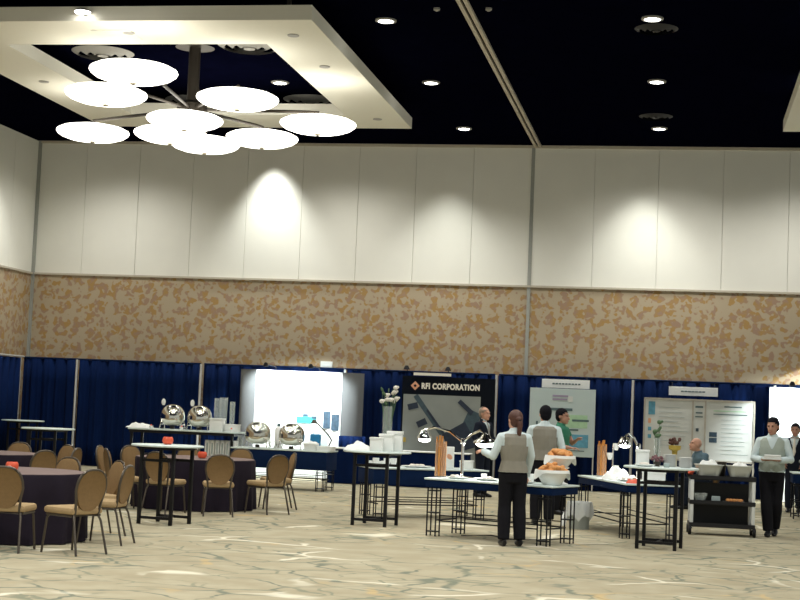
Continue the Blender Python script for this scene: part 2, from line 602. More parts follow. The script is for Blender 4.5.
frame2 = dup(frame, (fo.x + 13.72, fo.y, FZ0), 0, 'corner of a second white dropped ceiling frame at the right edge', 'dropped square ceiling frames')

# round diffusers
dif = MB()
for r0, r1 in ((.14, .22), (.28, .38), (.44, .55)):
    dif.lathe([(r0, -.07), (r1, -.012), (r1 - .02, -.005), (r0 - .02, -.06)], seg=28, cap=False)
dif.lathe([(.1, -.003), (.1, -.08), (.02, -.09)], seg=20)
d0 = tag(dif.build('air_diffuser', 'grille'), 'round grey air diffuser at near right corner inside the ceiling frame', 'air diffuser', 'round ceiling air diffusers')
d0.location = (-7.42, 24.95, CEIL)
for (x, y, lab) in ((-7.45, 29.5, 'round grey air diffuser above right far corner of the ceiling frame'),
                    (-10.25, 25.45, 'round grey air diffuser at near left corner inside the ceiling frame'),
                    (-9.95, 29.6, 'round grey air diffuser behind the chandelier saucers'),
                    ):
    o = d0.copy(); COL.objects.link(o); o.location = (x, y, CEIL); o['label'] = lab
dk = d0.copy(); dk.data = d0.data.copy(); dk.data.materials[0] = M['bronze']; COL.objects.link(dk)
dk.scale = (.62, .62, .62); dk.data.materials[0] = M['dark_grille']; dk.location = (-.55, 23.95, CEIL); dk['label'] = 'dark round air diffuser behind the right near downlight'
o = dk.copy(); COL.objects.link(o); o.location = (-.67, 31.0, CEIL); o['label'] = 'dark round air diffuser beside the right far downlight'
# two small sensors by the track
s0 = tag(MB().lathe([(.05, -.001), (.05, -.03), (.02, -.05)], seg=14).build('ceiling_sensor', 'grille'), 'tiny pale ceiling sensor just left of the ceiling track', 'sensor', 'small ceiling sensors')
s0.location = (-3.82, 22.66, CEIL)
o = s0.copy(); COL.objects.link(o); o.location = (-3.03, 22.68, CEIL); o['label'] = 'tiny pale ceiling sensor just right of the ceiling track'
# flood lamp on the near fascia of the frame
fl = thing('flood_lamp', 'small bright lamp mounted on the front edge of the ceiling frame', 'lamp', (-8.92, FY0, FZ1 - .10))
MB().box((0, -.05, 0), (.08, .10, .08), bevel=.01).build('bracket', 'bronze', fl)
MB().lathe([(.05, .03), (.12, .0), (.125, -.02)], (0, -.14, 0), 20).build('housing', 'grille', fl)
MB().lathe([(.12, -.021), (.11, -.035), (.04, -.045)], (0, -.14, 0), 20).build('lens', 'lamp_lens', fl)

# chandelier: hub post, arms, nine glass saucers
CX, CY, SZ = -8.45, 25.15, 6.4
ch = thing('chandelier', 'chandelier of nine glowing white glass saucers on dark arms', 'chandelier', (CX, CY, SZ))
MB().lathe([(.10, .0), (.10, CEIL - SZ - .006), (.34, CEIL - SZ - .0055), (.34, CEIL - SZ - .002)], seg=20).build('post', 'bronze', ch)
MB().lathe([(.18, -.05), (.26, 0), (.26, .30), (.14, .36)], seg=20).build('hub', 'bronze', ch)
sau = [(-8.18, 21.55, 6.43), (-9.22, 23.12, 6.42), (-10.72, 26.35, 6.39), (-8.52, 25.0, 6.37), (-7.10, 23.36, 6.40),
       (-7.66, 26.86, 6.40), (-6.28, 25.46, 6.40), (-9.22, 26.3, 6.36), (-8.92, 27.40, 6.38)]
for (x, y, z) in sau:
    v = Vector((x - CX, y - CY, z - SZ))
    d = Vector((v.x, v.y, 0))
    if d.length > .5:
        MB().tube([(0, 0, .22), (v.x * .9, v.y * .9, .24), (v.x, v.y, .24), (v.x, v.y, v.z + .10)], .028, 8).build('arm', 'bronze', ch)
    s = MB().lathe([(.04, -.135), (.25, -.125), (.44, -.095), (.57, -.05), (.64, .0), (.66, .035), (.65, .065), (.56, .11), (.35, .155), (.03, .175)],
                   (v.x, v.y, v.z), 36).build('saucer', 'saucer', ch)
    MB().lathe([(.015, -.17), (.05, -.155), (.05, -.13)], (v.x, v.y, v.z), 12).build('finial', 'trim', s)

# ================================================================== PIPE AND DRAPE
DY, DH = 33.9, 2.44
def drape(x0, x1, lab, y=DY, h=DH, sag=0.0):
    b = MB()
    n = int(abs(x1 - x0) / .035)
    rows = []
    for zi in range(6):
        z = .01 + (h - .01) * zi / 5
        row = []
        for i in range(n + 1):
            t = i / n
            x = x0 + (x1 - x0) * t
            am = .045 * (1 - .45 * zi / 5)
            yy = y + am * math.sin(x * 19 + 1.4 * math.sin(x * 3.1)) + .02 * math.sin(x * 43)
            zz = z - (sag * math.sin(PI * t) if zi == 5 else 0)
            row.append(b.bm.verts.new((x, yy, zz)))
        rows.append(row)
    for A, B in zip(rows, rows[1:]):
        for i in range(n):
            b.bm.faces.new((A[i], A[i + 1], B[i + 1], B[i]))
    o = b.build('drape', 'drape')
    sm = o.modifiers.new('thick', 'SOLIDIFY')
    sm.thickness = .012
    tag(o, lab, 'drape', 'navy booth drapes')
    return o

PX = [-15.22, -13.82, -10.82, -7.45, -4.03, -1.05, 1.95, 5.0]
labs = ['narrow navy drape panel in the far left corner of the hall',
        'navy drape behind the left dining tables and food table of domes',
        'navy drape left of the brightly lit curved display',
        'navy drape behind the black banner stand',
        'navy drape behind the pale blue-grey poster',
        'navy drape behind the white three-panel poster board',
        'navy drape behind the lit display at the right edge']
for i, lab in enumerate(labs):
    drape(PX[i] + .03, PX[i + 1] - .03, lab)
plabs = ['white drape pole in the left corner', 'white drape pole above left dining tables', 'white drape pole behind two chrome food domes',
         'white drape pole behind the bright curved display', 'white drape pole between banner and pale poster',
         'white drape pole right of the pale poster', 'white drape pole at right end of the poster board', 'white drape pole at far right']
for x, lab in zip(PX, plabs):
    if lab.endswith('far right'):
        continue
    p = thing('drape_pole', lab, 'pole', (x, DY - .115, 0), 0, 'drape poles')
    MB().lathe([(.026, .008), (.026, 2.45)], seg=12).build('tube', 'pole', p)
    MB().box((0, -.11, .006), (.34, .30, .012)).build('base_plate', 'black_metal', p)
for a, b_, lab in ((PX[0], PX[2], 'thin dark rail holding up the left drapes'), (PX[2], PX[4], 'thin dark rail above the curved display and black banner'), (PX[4], PX[7], 'thin dark rail above the posters at right')):
    tag(MB().tube([(a + .04, DY, DH + .02), (b_ - .04, DY, DH + .02)], .02, 8).build('drape_rail', 'skirt'), lab, 'rail', 'drape rails')
# drape along left wall
b = MB()
rows = []
for z in (.01, 1.2, 2.44):
    rows.append([b.bm.verts.new((-15.12 + .04 * math.sin(y * 19 + math.sin(y * 3)), y, z)) for y in [26 + .04 * k for k in range(190)]])
for A, B in zip(rows, rows[1:]):
    for i in range(len(A) - 1):
        b.bm.faces.new((A[i], A[i + 1], B[i + 1], B[i]))
o = b.build('drape', 'drape')
o.modifiers.new('thick', 'SOLIDIFY').thickness = .012
tag(o, 'navy drape running along the left wall', 'drape', 'navy booth drapes')
tag(MB().tube([(-15.12, 26, 2.47), (-15.12, 33.75, 2.47)], .022, 8).build('drape_rail', 'pole'), 'pale rail holding up the left wall drape', 'rail', 'drape rails')
# low side rail drape
drape(-7.35, -6.75, 'low navy drape divider right of the bright curved display', 33.0, .98)
ws = thing('wall_sign', 'small white box sign on the wallpaper above the bright display', 'sign', (-8.05, WY - .03, 2.55))
MB().box((0, 0, 0), (.28, .06, .17), bevel=.01).build('box', 'white', ws)
for x, lab in ((-6.05, 'small black clip-on lamp above left end of the black banner'), (-5.12, 'small black clip-on lamp above right half of the black banner')):
    k = thing('clip_lamp', lab, 'lamp', (x, DY - .05, DH + .03), 0, 'clip-on lamps on the drape rail')
    MB().lathe([(.03, .12), (.06, .07), (.075, .03)], (0, -.05, .0), 14).build('shade', 'black_metal', k)
    MB().tube([(0, .04, .01), (0, 0, .10), (0, -.05, .10)], .012, 6).build('stem', 'black_metal', k)

# ================================================================== BOOTH DISPLAYS
def patch(parent, m, x0, x1, z0, z1, name='picture', y=-.006, t=.006):
    return MB().box(((x0 + x1) / 2, y, (z0 + z1) / 2), (abs(x1 - x0), t, abs(z1 - z0))).build(name, m, parent, smooth=False)

# curved pop-up display
pd = thing('popup_display', 'curved pop-up display with brightly lit white panels and grey rounded ends', 'display', (-8.32, 33.05, 0))
b = MB()
prof = [(-.98 + 1.96 * i / 10, 0 - .12 * (1 - ((-1 + 2 * i / 10)) ** 2) * -1) for i in range(11)]
out = [(x, y) for x, y in prof]
ringA, ringB = [], []
for z in (.03, 2.36):
    f_ = [Vector((x, y, z)) for x, y in out]
    k_ = [Vector((x, y + .05, z)) for x, y in reversed(out)]
    (ringA if z < 1 else ringB).extend(f_ + k_)
b.rings([ringA, ringB]).build('panel', 'display_white', pd, smooth=False)
for s, nm in ((-1, 'end_panel'), (1, 'end_panel')):
    b = MB()
    A, B = [], []
    pts = [(s * (.99 + .42 * math.sin(t * PI / 2)), .30 - .30 * math.cos(t * PI / 2) + 0.0) for t in [i / 8 for i in range(9)]]
    for z, Rg in ((.03, A), (2.36, B)):
        Rg.extend([Vector((x, y, z)) for x, y in pts] + [Vector((x - s * .03, y + .05, z)) for x, y in reversed(pts)])
    b.rings([A, B]).build(nm, 'display_grey', pd)
patch(pd, 'cyan', -.04, .44, 1.22, 1.36, 'roof_picture', .10)
patch(pd, 'print_dark', .10, .22, 1.36, 1.42, 'roof_picture', .10)
patch(pd, 'print_dark', .30, .42, 1.32, 1.38, 'roof_picture', .09)
patch(pd, 'print_dark', .58, .74, 1.12, 1.50, 'photo_print', .045)
patch(pd, 'print_dark', .77, .95, 1.08, 1.44, 'photo_print', .01)
for k in range(4):
    patch(pd, 'print_grey', -.80 + k * .09, -.76 + k * .09, 1.52 + (k % 2) * .05, 1.70, 'column_picture', .03)
patch(pd, 'print_grey', .30, .80, .70, 1.0, 'caption_panel', .06)
for x in (-.55, .45):
    l = MB().tube([(x, .12, 2.36), (x, .0, 2.44), (x, -.76, 2.46)], .012, 6)
    l.build('lamp_arm', 'black_metal', pd)
    MB().lathe([(.03, .05), (.055, 0), (.06, -.04)], (x, -.80, 2.45), 12).build('lamp_head', 'black_metal', pd)
for x in (-.55, .45):
    spot('display_lamp', (-8.32 + x, 33.05 - .80, 2.39), (-8.32 + x * .9, 33.12, 1.5), 330, 112, .5, .04, (.90, 1, 1))

# right lit display
p2 = thing('popup_display', 'brightly lit white display at the right edge behind the dark-suited man', 'display', (2.95, 33.0, 0))
MB().box((0, .03, 1.21), (2.3, .06, 2.36)).build('panel', 'display_white', p2, smooth=False)
for k in range(9):
    patch(p2, 'print_grey', -1.0, 1.0, 1.35 + k * .055, 1.358 + k * .055, 'text_line', -.004)
for x in (-.75, .05, .85):
    MB().tube([(x, .03, 2.39), (x, -.1, 2.45), (x, -.76, 2.46)], .012, 6).build('lamp_arm', 'black_metal', p2)
    MB().lathe([(.03, .05), (.055, 0), (.06, -.04)], (x, -.80, 2.45), 12).build('lamp_head', 'black_metal', p2)
    spot('display_lamp', (2.95 + x, 32.2, 2.39), (2.95 + x * .9, 33.0, 1.7), 220, 112, .5, .04, (.90, 1, 1))
MB().lathe([(.03, .05), (.055, 0), (.06, -.04)], (.41, .25, 2.52), 12).build('lamp_head', 'black_metal', p2)
MB().tube([(.41, .03, 2.39), (.41, .2, 2.60), (.41, .25, 2.56)], .012, 6).build('lamp_arm', 'black_metal', p2)
spot('display_lamp', (3.36, 33.36, 2.56), (3.36, WY, 1.6), 130, 121, .04, .02, (1, .97, .88))

# black banner stand with company name
bn = thing('banner_stand', 'black and grey retractable banner with cream lettering and tool picture', 'banner', (-5.03, 33.40, 0))
BW = 1.02
MB().box((0, 0, 1.19), (2.06, .02, 2.32), bevel=.004).build('sheet', 'black_print', bn, smooth=False)
MB().box((0, 0, .02), (2.1, .22, .04), bevel=.01).build('foot', 'black_metal', bn)
patch(bn, 'banner_back', -.99, .72, .30, 1.95, 'photo_print', -.014)
patch(bn, 'banner_text', -.78, .05, 2.37, 2.43, 'top_rail', -.02, .03)
def text(parent, s, x, y, z, size, m, name='lettering'):
    cu = bpy.data.curves.new('t', 'FONT')
    cu.body = s
    cu.size = size
    cu.extrude = .003
    cu.offset = .008
    cu.space_character = 1.1
    cu.align_x = 'LEFT'
    t = bpy.data.objects.new('t', cu)
    COL.objects.link(t)
    dg = bpy.context.evaluated_depsgraph_get()
    me = bpy.data.meshes.new_from_object(t.evaluated_get(dg))
    bpy.data.objects.remove(t)
    o = bpy.data.objects.new(name, me)
    me.materials.clear()
    me.materials.append(M[m])
    COL.objects.link(o)
    o.parent = parent
    o.location = (x, y, z)
    o.rotation_euler = (PI / 2, 0, 0)
    w = max(v.co.x for v in me.vertices)
    return o, w
t, w = text(bn, 'RFI CORPORATION', -.60, -.016, 2.085, .17, 'banner_text')
t.scale.x = 1.29 / w
lg = MB().box((-.74, -.014, 2.14), (.14, .008, .14), ry=PI / 4)
lg.build('logo', 'logo', bn, smooth=False)
MB().box((-.74, -.02, 2.14), (.05, .006, .05), ry=PI / 4).build('logo', 'black_print', bn, smooth=False)
# picture on the banner: a dark long-handled tool with lever pads
def strip(pts, w, m, y=-.022):
    pts = [Vector((p[0], y, p[1])) for p in pts]
    b = MB()
    for a, c in zip(pts, pts[1:]):
        d = c - a
        b.box((a + c) / 2, (d.length, .006, w), ry=-math.atan2(d.z, d.x))
    return b.build('tool_picture', m, bn, smooth=False)
strip([(-.72, 1.93), (-.10, 1.10)], .11, 'tool_grey')
strip([(-.45, 1.62), (-.02, 1.06)], .05, 'tool_dark', -.026)
strip([(-.05, 1.0), (.45, 1.30)], .22, 'tool_dark')
strip([(.45, 1.22), (.62, 1.62)], .30, 'tool_grey', -.02)
strip([(.25, 1.84), (.55, 1.58)], .10, 'tool_dark', -.028)
strip([(-.88, 1.66), (-.66, 1.72)], .13, 'tool_dark')
strip([(-.66, 1.28), (-.46, 1.38)], .14, 'tool_dark')
strip([(.0, .85), (.62, 1.05)], .40, 'tool_dark', -.018)
# flower-side amber tag
patch(bn, 'amber', -1.0 - .0, -.9, .9, 1.0, 'tag', -.03)

# pale poster with header sign
ps = thing('poster', 'tall pale blue-grey poster behind the two vested waiters', 'poster', (-2.54, 33.55, 0))
MB().box((0, 0, 1.47), (1.42, .03, 1.46), bevel=.004).build('sheet', 'poster', ps, smooth=False)
for sx in (-.69, .69):
    MB().tube([(sx, .02, .0), (sx, .02, 2.2)], .014, 8).build('stand_pole', 'pole', ps)
for (x0, x1, z0, z1, m) in ((-.22, .12, 2.02, 2.06, 'print_mauve'), (-.22, .10, 1.95, 1.985, 'print_mauve'), (.12, .22, 1.92, 2.04, 'board'),
                            (-.26, .22, 1.72, 1.78, 'ink'), (.22, .58, 1.50, 1.545, 'ink'), (-.05, .36, 1.30, 1.335, 'ink'), (-.08, .55, 1.36, 1.64, 'print_green'),
                            (.05, .58, .94, 1.22, 'print_blue'), (-.56, -.52, 1.24, 1.48, 'ink'), (.05, .5, .86, .88, 'ink')):
    o = patch(ps, m, x0, x1, z0, z1, 'print_block', -.016 if m == 'print_green' else -.019)
hs = thing('booth_sign', 'white booth name sign hanging above the tall pale poster', 'sign', (-2.50, 33.76, 2.22))
MB().box((0, 0, .09), (1.04, .02, .19), bevel=.004).build('card', 'white', hs, smooth=False)
for x in (-.45, .45):
    MB().tube([(x, .005, .17), (x, .10, .27), (x, .14, .265)], .006, 6).build('hook', 'black_metal', hs)
for k in range(9):
    patch(hs, 'ink', -.29 + k * .07, -.24 + k * .07, .075, .105, 'text_line', -.012)

# three panel board
bd = thing('poster_board', 'wide white three-panel poster board behind the bald seated man', 'poster board', (.37, 33.3, 0))
MB().box((0, 0, 1.42), (2.26, .04, 1.25), bevel=.004).build('sheet', 'board', bd, smooth=False)
fr = MB()
for x in (-1.14, -.13, .13, 1.14):
    fr.box((x, -.01, 1.0), (.035, .07, 2.1))
fr.box((0, -.01, 2.06), (2.31, .07, .04))
fr.box((0, -.01, .79), (2.31, .07, .04))
fr.build('frame', 'board_frame', bd, smooth=False)
for (x0, x1, z0, z1, m) in ((-1.06, -.92, 1.72, 2.0, 'print_blue'), (-1.06, -1.0, 1.54, 1.64, 'logo'), (-1.06, -.99, 1.38, 1.46, 'print_blue'), (-1.06, -.99, 1.22, 1.30, 'print_blue'),
                            (.22, .38, 1.30, 1.40, 'print_dark'), (.22, .38, 1.18, 1.28, 'print_dark'), (.52, .88, 1.93, 1.955, 'ink'), (.30, .98, 1.84, 1.86, 'print_green'), (.30, 1.0, 1.77, 1.79, 'ink'),
                            (-.08, .08, 1.90, 1.94, 'ink'), (-.07, .07, 1.78, 1.81, 'ink'), (-.08, .08, 1.70, 1.725, 'ink'), (-.06, .0, 1.40, 1.47, 'print_dark')):
    patch(bd, m, x0, x1, z0, z1, 'print_block', -.024)
random.seed(3)
for k in range(9):
    patch(bd, 'print_grey', -.84, -.84 + random.uniform(.4, .62), 1.88 - k * .10, 1.888 - k * .10, 'text_line', -.023)
    patch(bd, 'print_grey', .46, .46 + random.uniform(.4, .6), 1.66 - k * .09, 1.668 - k * .09, 'text_line', -.023)
hs = thing('booth_sign', 'white booth name sign hanging above the three-panel poster board', 'sign', (.24, 33.76, 2.16), 0)
MB().box((0, 0, .09), (1.04, .02, .19), bevel=.004).build('card', 'white', hs, smooth=False)
for x in (-.45, .45):
    MB().tube([(x, .005, .17), (x, .10, .27), (x, .14, .265)], .006, 6).build('hook', 'black_metal', hs)
for k in range(7):
    patch(hs, 'ink', -.26 + k * .075, -.20 + k * .075, .075, .10, 'text_line', -.012)

# ================================================================== CHAIRS
def make_chair():
    t = thing('banquet_chair', 'x', 'chair', (0, 0, 0), 0, 'banquet chairs')
    # seat: rounded cushion, front toward +Y
    s = MB()
    s.box((0, .02, .44), (.43, .43, .075), bevel=.03)
    s.build('seat', 'tan_seat', t)
    fr = MB()
    fr.tube([(-.19, .20, .392), (.19, .20, .392), (.19, -.17, .392), (-.19, -.17, .392), (-.19, .20, .392)], .013, 8)
    fr.build('seat_frame', 'chair_metal', t)
    # balloon back, leaning back
    n = 26
    out = []
    for i in range(n):
        a = 2 * PI * i / n
        c, s_ = math.cos(a), math.sin(a)
        x = .187 * math.copysign(abs(c) ** .75, c)
        z = .205 * math.copysign(abs(s_) ** .85, s_)
        if z < 0:
            x *= 1 - .22 * (-z / .205)
        out.append((x, .645 + z))
    lean = lambda z: -.19 - (z - .45) * .17
    b = MB()
    b.rings([[Vector((x * .93, lean(z) + .035, .645 + (z - .645) * .93)) for x, z in out], [Vector((x, lean(z) + .022, z)) for x, z in out],
             [Vector((x, lean(z) - .012, z)) for x, z in out], [Vector((x * .95, lean(z) - .006, .685 + (z - .685) * .95)) for x, z in out]])
    b.build('backrest', 'tan', t)
    fr = MB()
    pts = [(-.155, lean(.40), .40), (-.172, lean(.55), .55)]
    for i in range(13):
        a = PI - PI * i / 12
        c, s_ = math.cos(a), math.sin(a)
        x = .197 * math.copysign(abs(c) ** .75, c)
        z = .655 + .205 * abs(s_) ** .85
        pts.append((x, lean(z), z))
    pts += [(.172, lean(.55), .55), (.155, lean(.40), .40)]
    fr.tube(pts, .014, 8)
    fr.build('back_frame', 'chair_metal', t)
    for sx in (-1, 1):
        MB().tube([(sx * .17, .17, .395), (sx * .185, .20, .36), (sx * .205, .235, .0)], .0125, 8).build('leg', 'chair_metal', t)
        MB().tube([(sx * .165, -.17, .40), (sx * .18, -.20, .34), (sx * .205, -.285, .0)], .0125, 8).build('leg', 'chair_metal', t)
    return t

chair0 = make_chair()
chairs = [
    (-6.73, 14.90, 6, 'tan chair seen from behind at the near round table, at left picture edge'),
    (-6.08, 15.02, 64, 'tan chair turned three-quarters away at right side of the near round table'),
    (-6.21, 16.22, 90, 'tan chair seen edge-on at the near round table, feet right of its turned neighbour'),
    (-6.66, 17.12, 135, 'tan chair behind the edge-on chair, at the far right of the near round table'),
    (-7.30, 17.34, 160, 'tan chair on the far side of the near round table, facing the camera'),
    (-8.50, 19.50, 55, 'tan chair at the near side of the far left round table, next to its cloth'),
    (-9.88, 21.85, 180, 'tan chair on the far side of the far left round table'),
    (-9.16, 21.72, 150, 'tan chair at right far side of the far left round table, back toward navy drape'),
    (-8.66, 20.75, 90, 'slim edge-on tan chair at the right end of the far left round table'),
    (-8.44, 22.35, -88, 'leftmost edge-on tan chair at the middle round table'),
    (-8.26, 22.95, -120, 'second tan chair from left at the middle round table, facing right'),
    (-7.93, 21.32, -58, 'tan chair just left of the tall table with a red candle'),
    (-7.20, 21.10, -14, 'tan chair behind the legs of the left tall cocktail table'),
    (-7.84, 23.75, 175, 'tan chair behind the left tall table top, on far side of middle round table'),
    (-6.42, 21.12, 20, 'tan chair seen squarely from behind at the middle round table'),
    (-6.95, 23.80, 180, 'tan chair on the far side of the middle round table near the white folders'),
    (-5.95, 22.02, 54, 'tan chair turned away at right front of the middle round table'),
    (-6.10, 23.15, 115, 'tan chair behind the turned chair at the right of the middle round table'),
]
for i, (x, y, a, lab) in enumerate(chairs):
    if i == 0:
        chair0.location = (x, y, 0)
        chair0.rotation_euler.z = R(a)
        chair0['label'] = lab
    else:
        dup(chair0, (x, y, 0), R(a), lab)

# ================================================================== ROUND TABLES
def round_table(x, y, where, ph):
    t = thing('round_table', 'round banquet table under the dark floor-length cloth, ' + where, 'table', (x, y, 0), 0, 'round banquet tables')
    MB().lathe([(.88, .715), (.885, .73), (.885, .735), (.88, .738)], seg=40).build('tabletop', 'board_frame', t)
    for k in range(4):
        a = PI / 4 + k * PI / 2
        MB().tube([(.5 * math.cos(a), .5 * math.sin(a), .72), (.6 * math.cos(a), .6 * math.sin(a), 0)], .016, 8).build('leg', 'chair_metal', t)
    b = MB()
    seg = 120
    prof = [(.0, .748), (.5, .748), (.87, .748), (.895, .742), (.905, .72), (.91, .5), (.925, .25), (.935, .012)]
    rows = []
    for r, z in prof[1:]:
        row = []
        for i in range(seg):
            a = 2 * PI * i / seg
            k = max(0, (.74 - z) / .74)
            rr = r + k * (.035 * math.sin(a * 13 + ph) + .02 * math.sin(a * 29 + 2 * ph)) - .02 * k
            row.append(b.bm.verts.new((rr * math.cos(a), rr * math.sin(a), z)))
        rows.append(row)
    for A, B in zip(rows, rows[1:]):
        for i in range(seg):
            j = (i + 1) % seg
            b.bm.faces.new((A[i], A[j], B[j], B[i]))
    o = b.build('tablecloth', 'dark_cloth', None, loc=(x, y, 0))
    MB().lathe([(.885, .7415), (.888, .7485), (.87, .751), (.01, .751)], seg=80).build('lit_top', 'lit_mauve_cloth', o)['label'] = 'mauve cloth top with painted downlight'  # paler disc paints the overhead light onto the cloth top
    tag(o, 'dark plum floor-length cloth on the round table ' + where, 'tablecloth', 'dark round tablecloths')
round_table(-7.37, 16.14, 'nearest the camera', .3)
round_table(-9.87, 20.62, 'at the left picture edge', 1.7)
round_table(-7.19, 22.42, 'behind the left tall table', 2.9)

def candle(x, y, z, lab):
    c = thing('votive_candle', lab, 'candle holder', (x, y, z), 0, 'red table votives')
    MB().lathe([(.035, 0), (.06, .012), (.072, .05), (.066, .085), (.055, .10), (.05, .10), (.055, .06), (.03, .02)], seg=20).build('glass_cup', 'red', c)
    MB().lathe([(.04, .02), (.04, .06), (.012, .065)], seg=14).build('candle', 'petal', c)
candle(-7.21, 15.95, .752, 'round red votive on the nearest dark round table')
candle(-6.58, 19.30, 1.02, 'round red votive on the left tall cocktail table')
candle(-7.02, 22.2, .752, 'round red votive on the middle dark round table')

# ================================================================== COCKTAIL TABLES
def cocktail(x, y, rot, lab, post=.235, r=.47):
    t = thing('cocktail_table', lab, 'table', (x, y, 0), rot, 'tall cocktail tables')
    MB().lathe([(r - .01, .995), (r, 1.0), (r, 1.015), (r - .008, 1.02)], seg=44).build('tabletop', 'white_top', t)
    for sx in (-1, 1):
        for sy in (-1, 1):
            MB().box((sx * post, sy * post, .492), (.042, .042, .985), bevel=.004).build('leg', 'black_metal', t)
    for z, nm in ((.085, 'foot_brace'), (.82, 'upper_brace')):
        a = MB()
        for s in (-1, 1):
            a.box((0, s * post, z), (2 * post - .04, .026, .035))
        a.box((0, 0, z), (.026, 2 * post - .02, .030))
        a.build(nm, 'black_metal', t)
    MB().box((0, 0, .975), (2 * post + .06, 2 * post + .06, .035)).build('top_plate', 'black_metal', t)
    return t
cocktail(-6.55, 19.22, R(-12), 'tall cocktail table with black square frame and one red votive')
cocktail(-4.11, 20.94, R(-9), 'tall cocktail table with black frame carrying white boxes and a flower vase')
cocktail(-.23, 19.74, R(-9), 'tall cocktail table with black frame at right front, crowded with white plates')
cocktail(-11.0, 25.75, 0, 'tall cocktail table standing before the navy drape at far left')
cocktail(-14.45, 32.4, 0, 'tall cocktail table in the far left corner, cut by picture edge')

# ================================================================== SERVING TABLES
def serving(x, y, rot, lab, L=1.85, W=.76, h=.74, apron=.09, name='serving_table', blue='skirt', legx=.86, topm='white_top'):
    t = thing(name, lab, 'table', (x, y, 0), rot, 'buffet tables with wire legs')
    MB().box((0, 0, h - .012), (L, W, .024), bevel=.006).build('tabletop', topm, t)
    MB().box((0, 0, h - .026 - apron / 2), (L - .03, W - .03, apron), bevel=.004).build('apron', blue, t)
    lx, ly = L / 2 * legx, W / 2 * .86
    for sx in (-1, 1):
        for sy in (-1, 1):
            b = MB()
            cx, cy = sx * lx, sy * ly
            zt = h - .03 - apron
            for dx in (-.065, .065):
                for dy in (-.05, .05):
                    b.box((cx + dx, cy + dy, zt / 2), (.014, .014, zt))
            for z in (.06, .30, zt - .04):
                b.box((cx, cy, z), (.145, .115, .014))
            b.build('leg', 'black_metal', t)
    b = MB()
    for sy in (-1, 1):
        b.box((0, sy * ly, .20), (2 * lx - .17, .016, .016))
        b.box((0, sy * ly, .27), (2 * lx - .17, .012, .012))
    for sx in (-1, 1):
        b.box((sx * lx, 0, .20), (.016, 2 * ly - .12, .016))
    b.build('stretcher', 'black_metal', t)
    return t
TZ = .74
serving(-2.24, 19.72, R(-22), 'white-topped buffet table with wire legs in front of the waitress', L=1.85)
serving(-3.82, 23.1, R(30), 'blue-skirted buffet table behind the centre one, under white cups', L=1.85, apron=.22)
serving(-.74, 22.18, R(109), 'long buffet table running away at right beside the waste bin', L=2.44)
serving(-7.46, 28.75, R(-3), 'navy-skirted buffet table carrying chrome domes before the bright display', L=1.93, apron=.34, h=.76)
serving(2.62, 27.9, 0, 'white-topped wire-legged table at right edge behind the walking waiter', L=1.4, apron=.16, h=.80)

# tall buffet at left with lower shelf
t = thing('buffet_counter', 'tall buffet counter carrying two chrome domes before navy drape', 'counter', (-9.84, 30.0, 0))
MB().box((0, 0, 1.0), (2.24, .75, .03), bevel=.008).build('countertop', 'white_top', t)
MB().box((0, 0, .955), (2.2, .71, .055)).build('apron', 'black_metal', t)
for sx in (-1.05, 1.05):
    for sy in (-.31, .31):
        MB().box((sx, sy, .463), (.05, .05, .925)).build('leg', 'black_metal', t)
MB().box((0, .02, .49), (2.06, .55, .03)).build('shelf', 'black_metal', t)
for k in range(6):
    o = thing('folder', 'white upright folder in the row under the counter of domes', 'folder', (-9.33 + k * .105, 29.92, .506), 0, 'white folders under the counter')
    MB().box((0, 0, .165), (.085 if k else .10, .26, .33), bevel=.006).build('cover', 'white' if k < 2 else 'display_white', o)
    MB().box((0, -.131, .165), (.03, .004, .22)).build('spine_label', 'print_grey', o)

# booth tables
def booth_table(x, y, L, lab, h=.75):
    t = thing('booth_table', lab, 'table', (x, y, 0), 0, 'skirted booth tables')
    MB().box((0, 0, h - .012), (L, .6, .024), bevel=.005).build('tabletop', 'white', t)
    b = MB()
    n = 60
    rA, rB = [], []
    pts = []
    for i in range(n):
        s = i / n * 4
        k, f_ = int(s), s - int(s)
        c = [(-1, -1), (1, -1), (1, 1), (-1, 1), (-1, -1)]
        pts.append(((c[k][0] * (1 - f_) + c[k + 1][0] * f_) * (L / 2 - .03), (c[k][1] * (1 - f_) + c[k + 1][1] * f_) * .27))
    for z, Rg in ((.012, rA), (h - .026, rB)):
        for i, (x_, y_) in enumerate(pts):
            w = 1 + (.03 * math.sin(i * 2.3) if z < .1 else 0)
            Rg.append(Vector((x_ * w, y_ * w, z)))
    b.rings([rA, rB]).build('skirt', 'drape', t, smooth=False)
booth_table(-6.85, 32.0, .95, 'skirted booth table right of the bright curved display')
booth_table(-5.15, 32.0, 1.7, 'skirted booth table in front of the black banner')

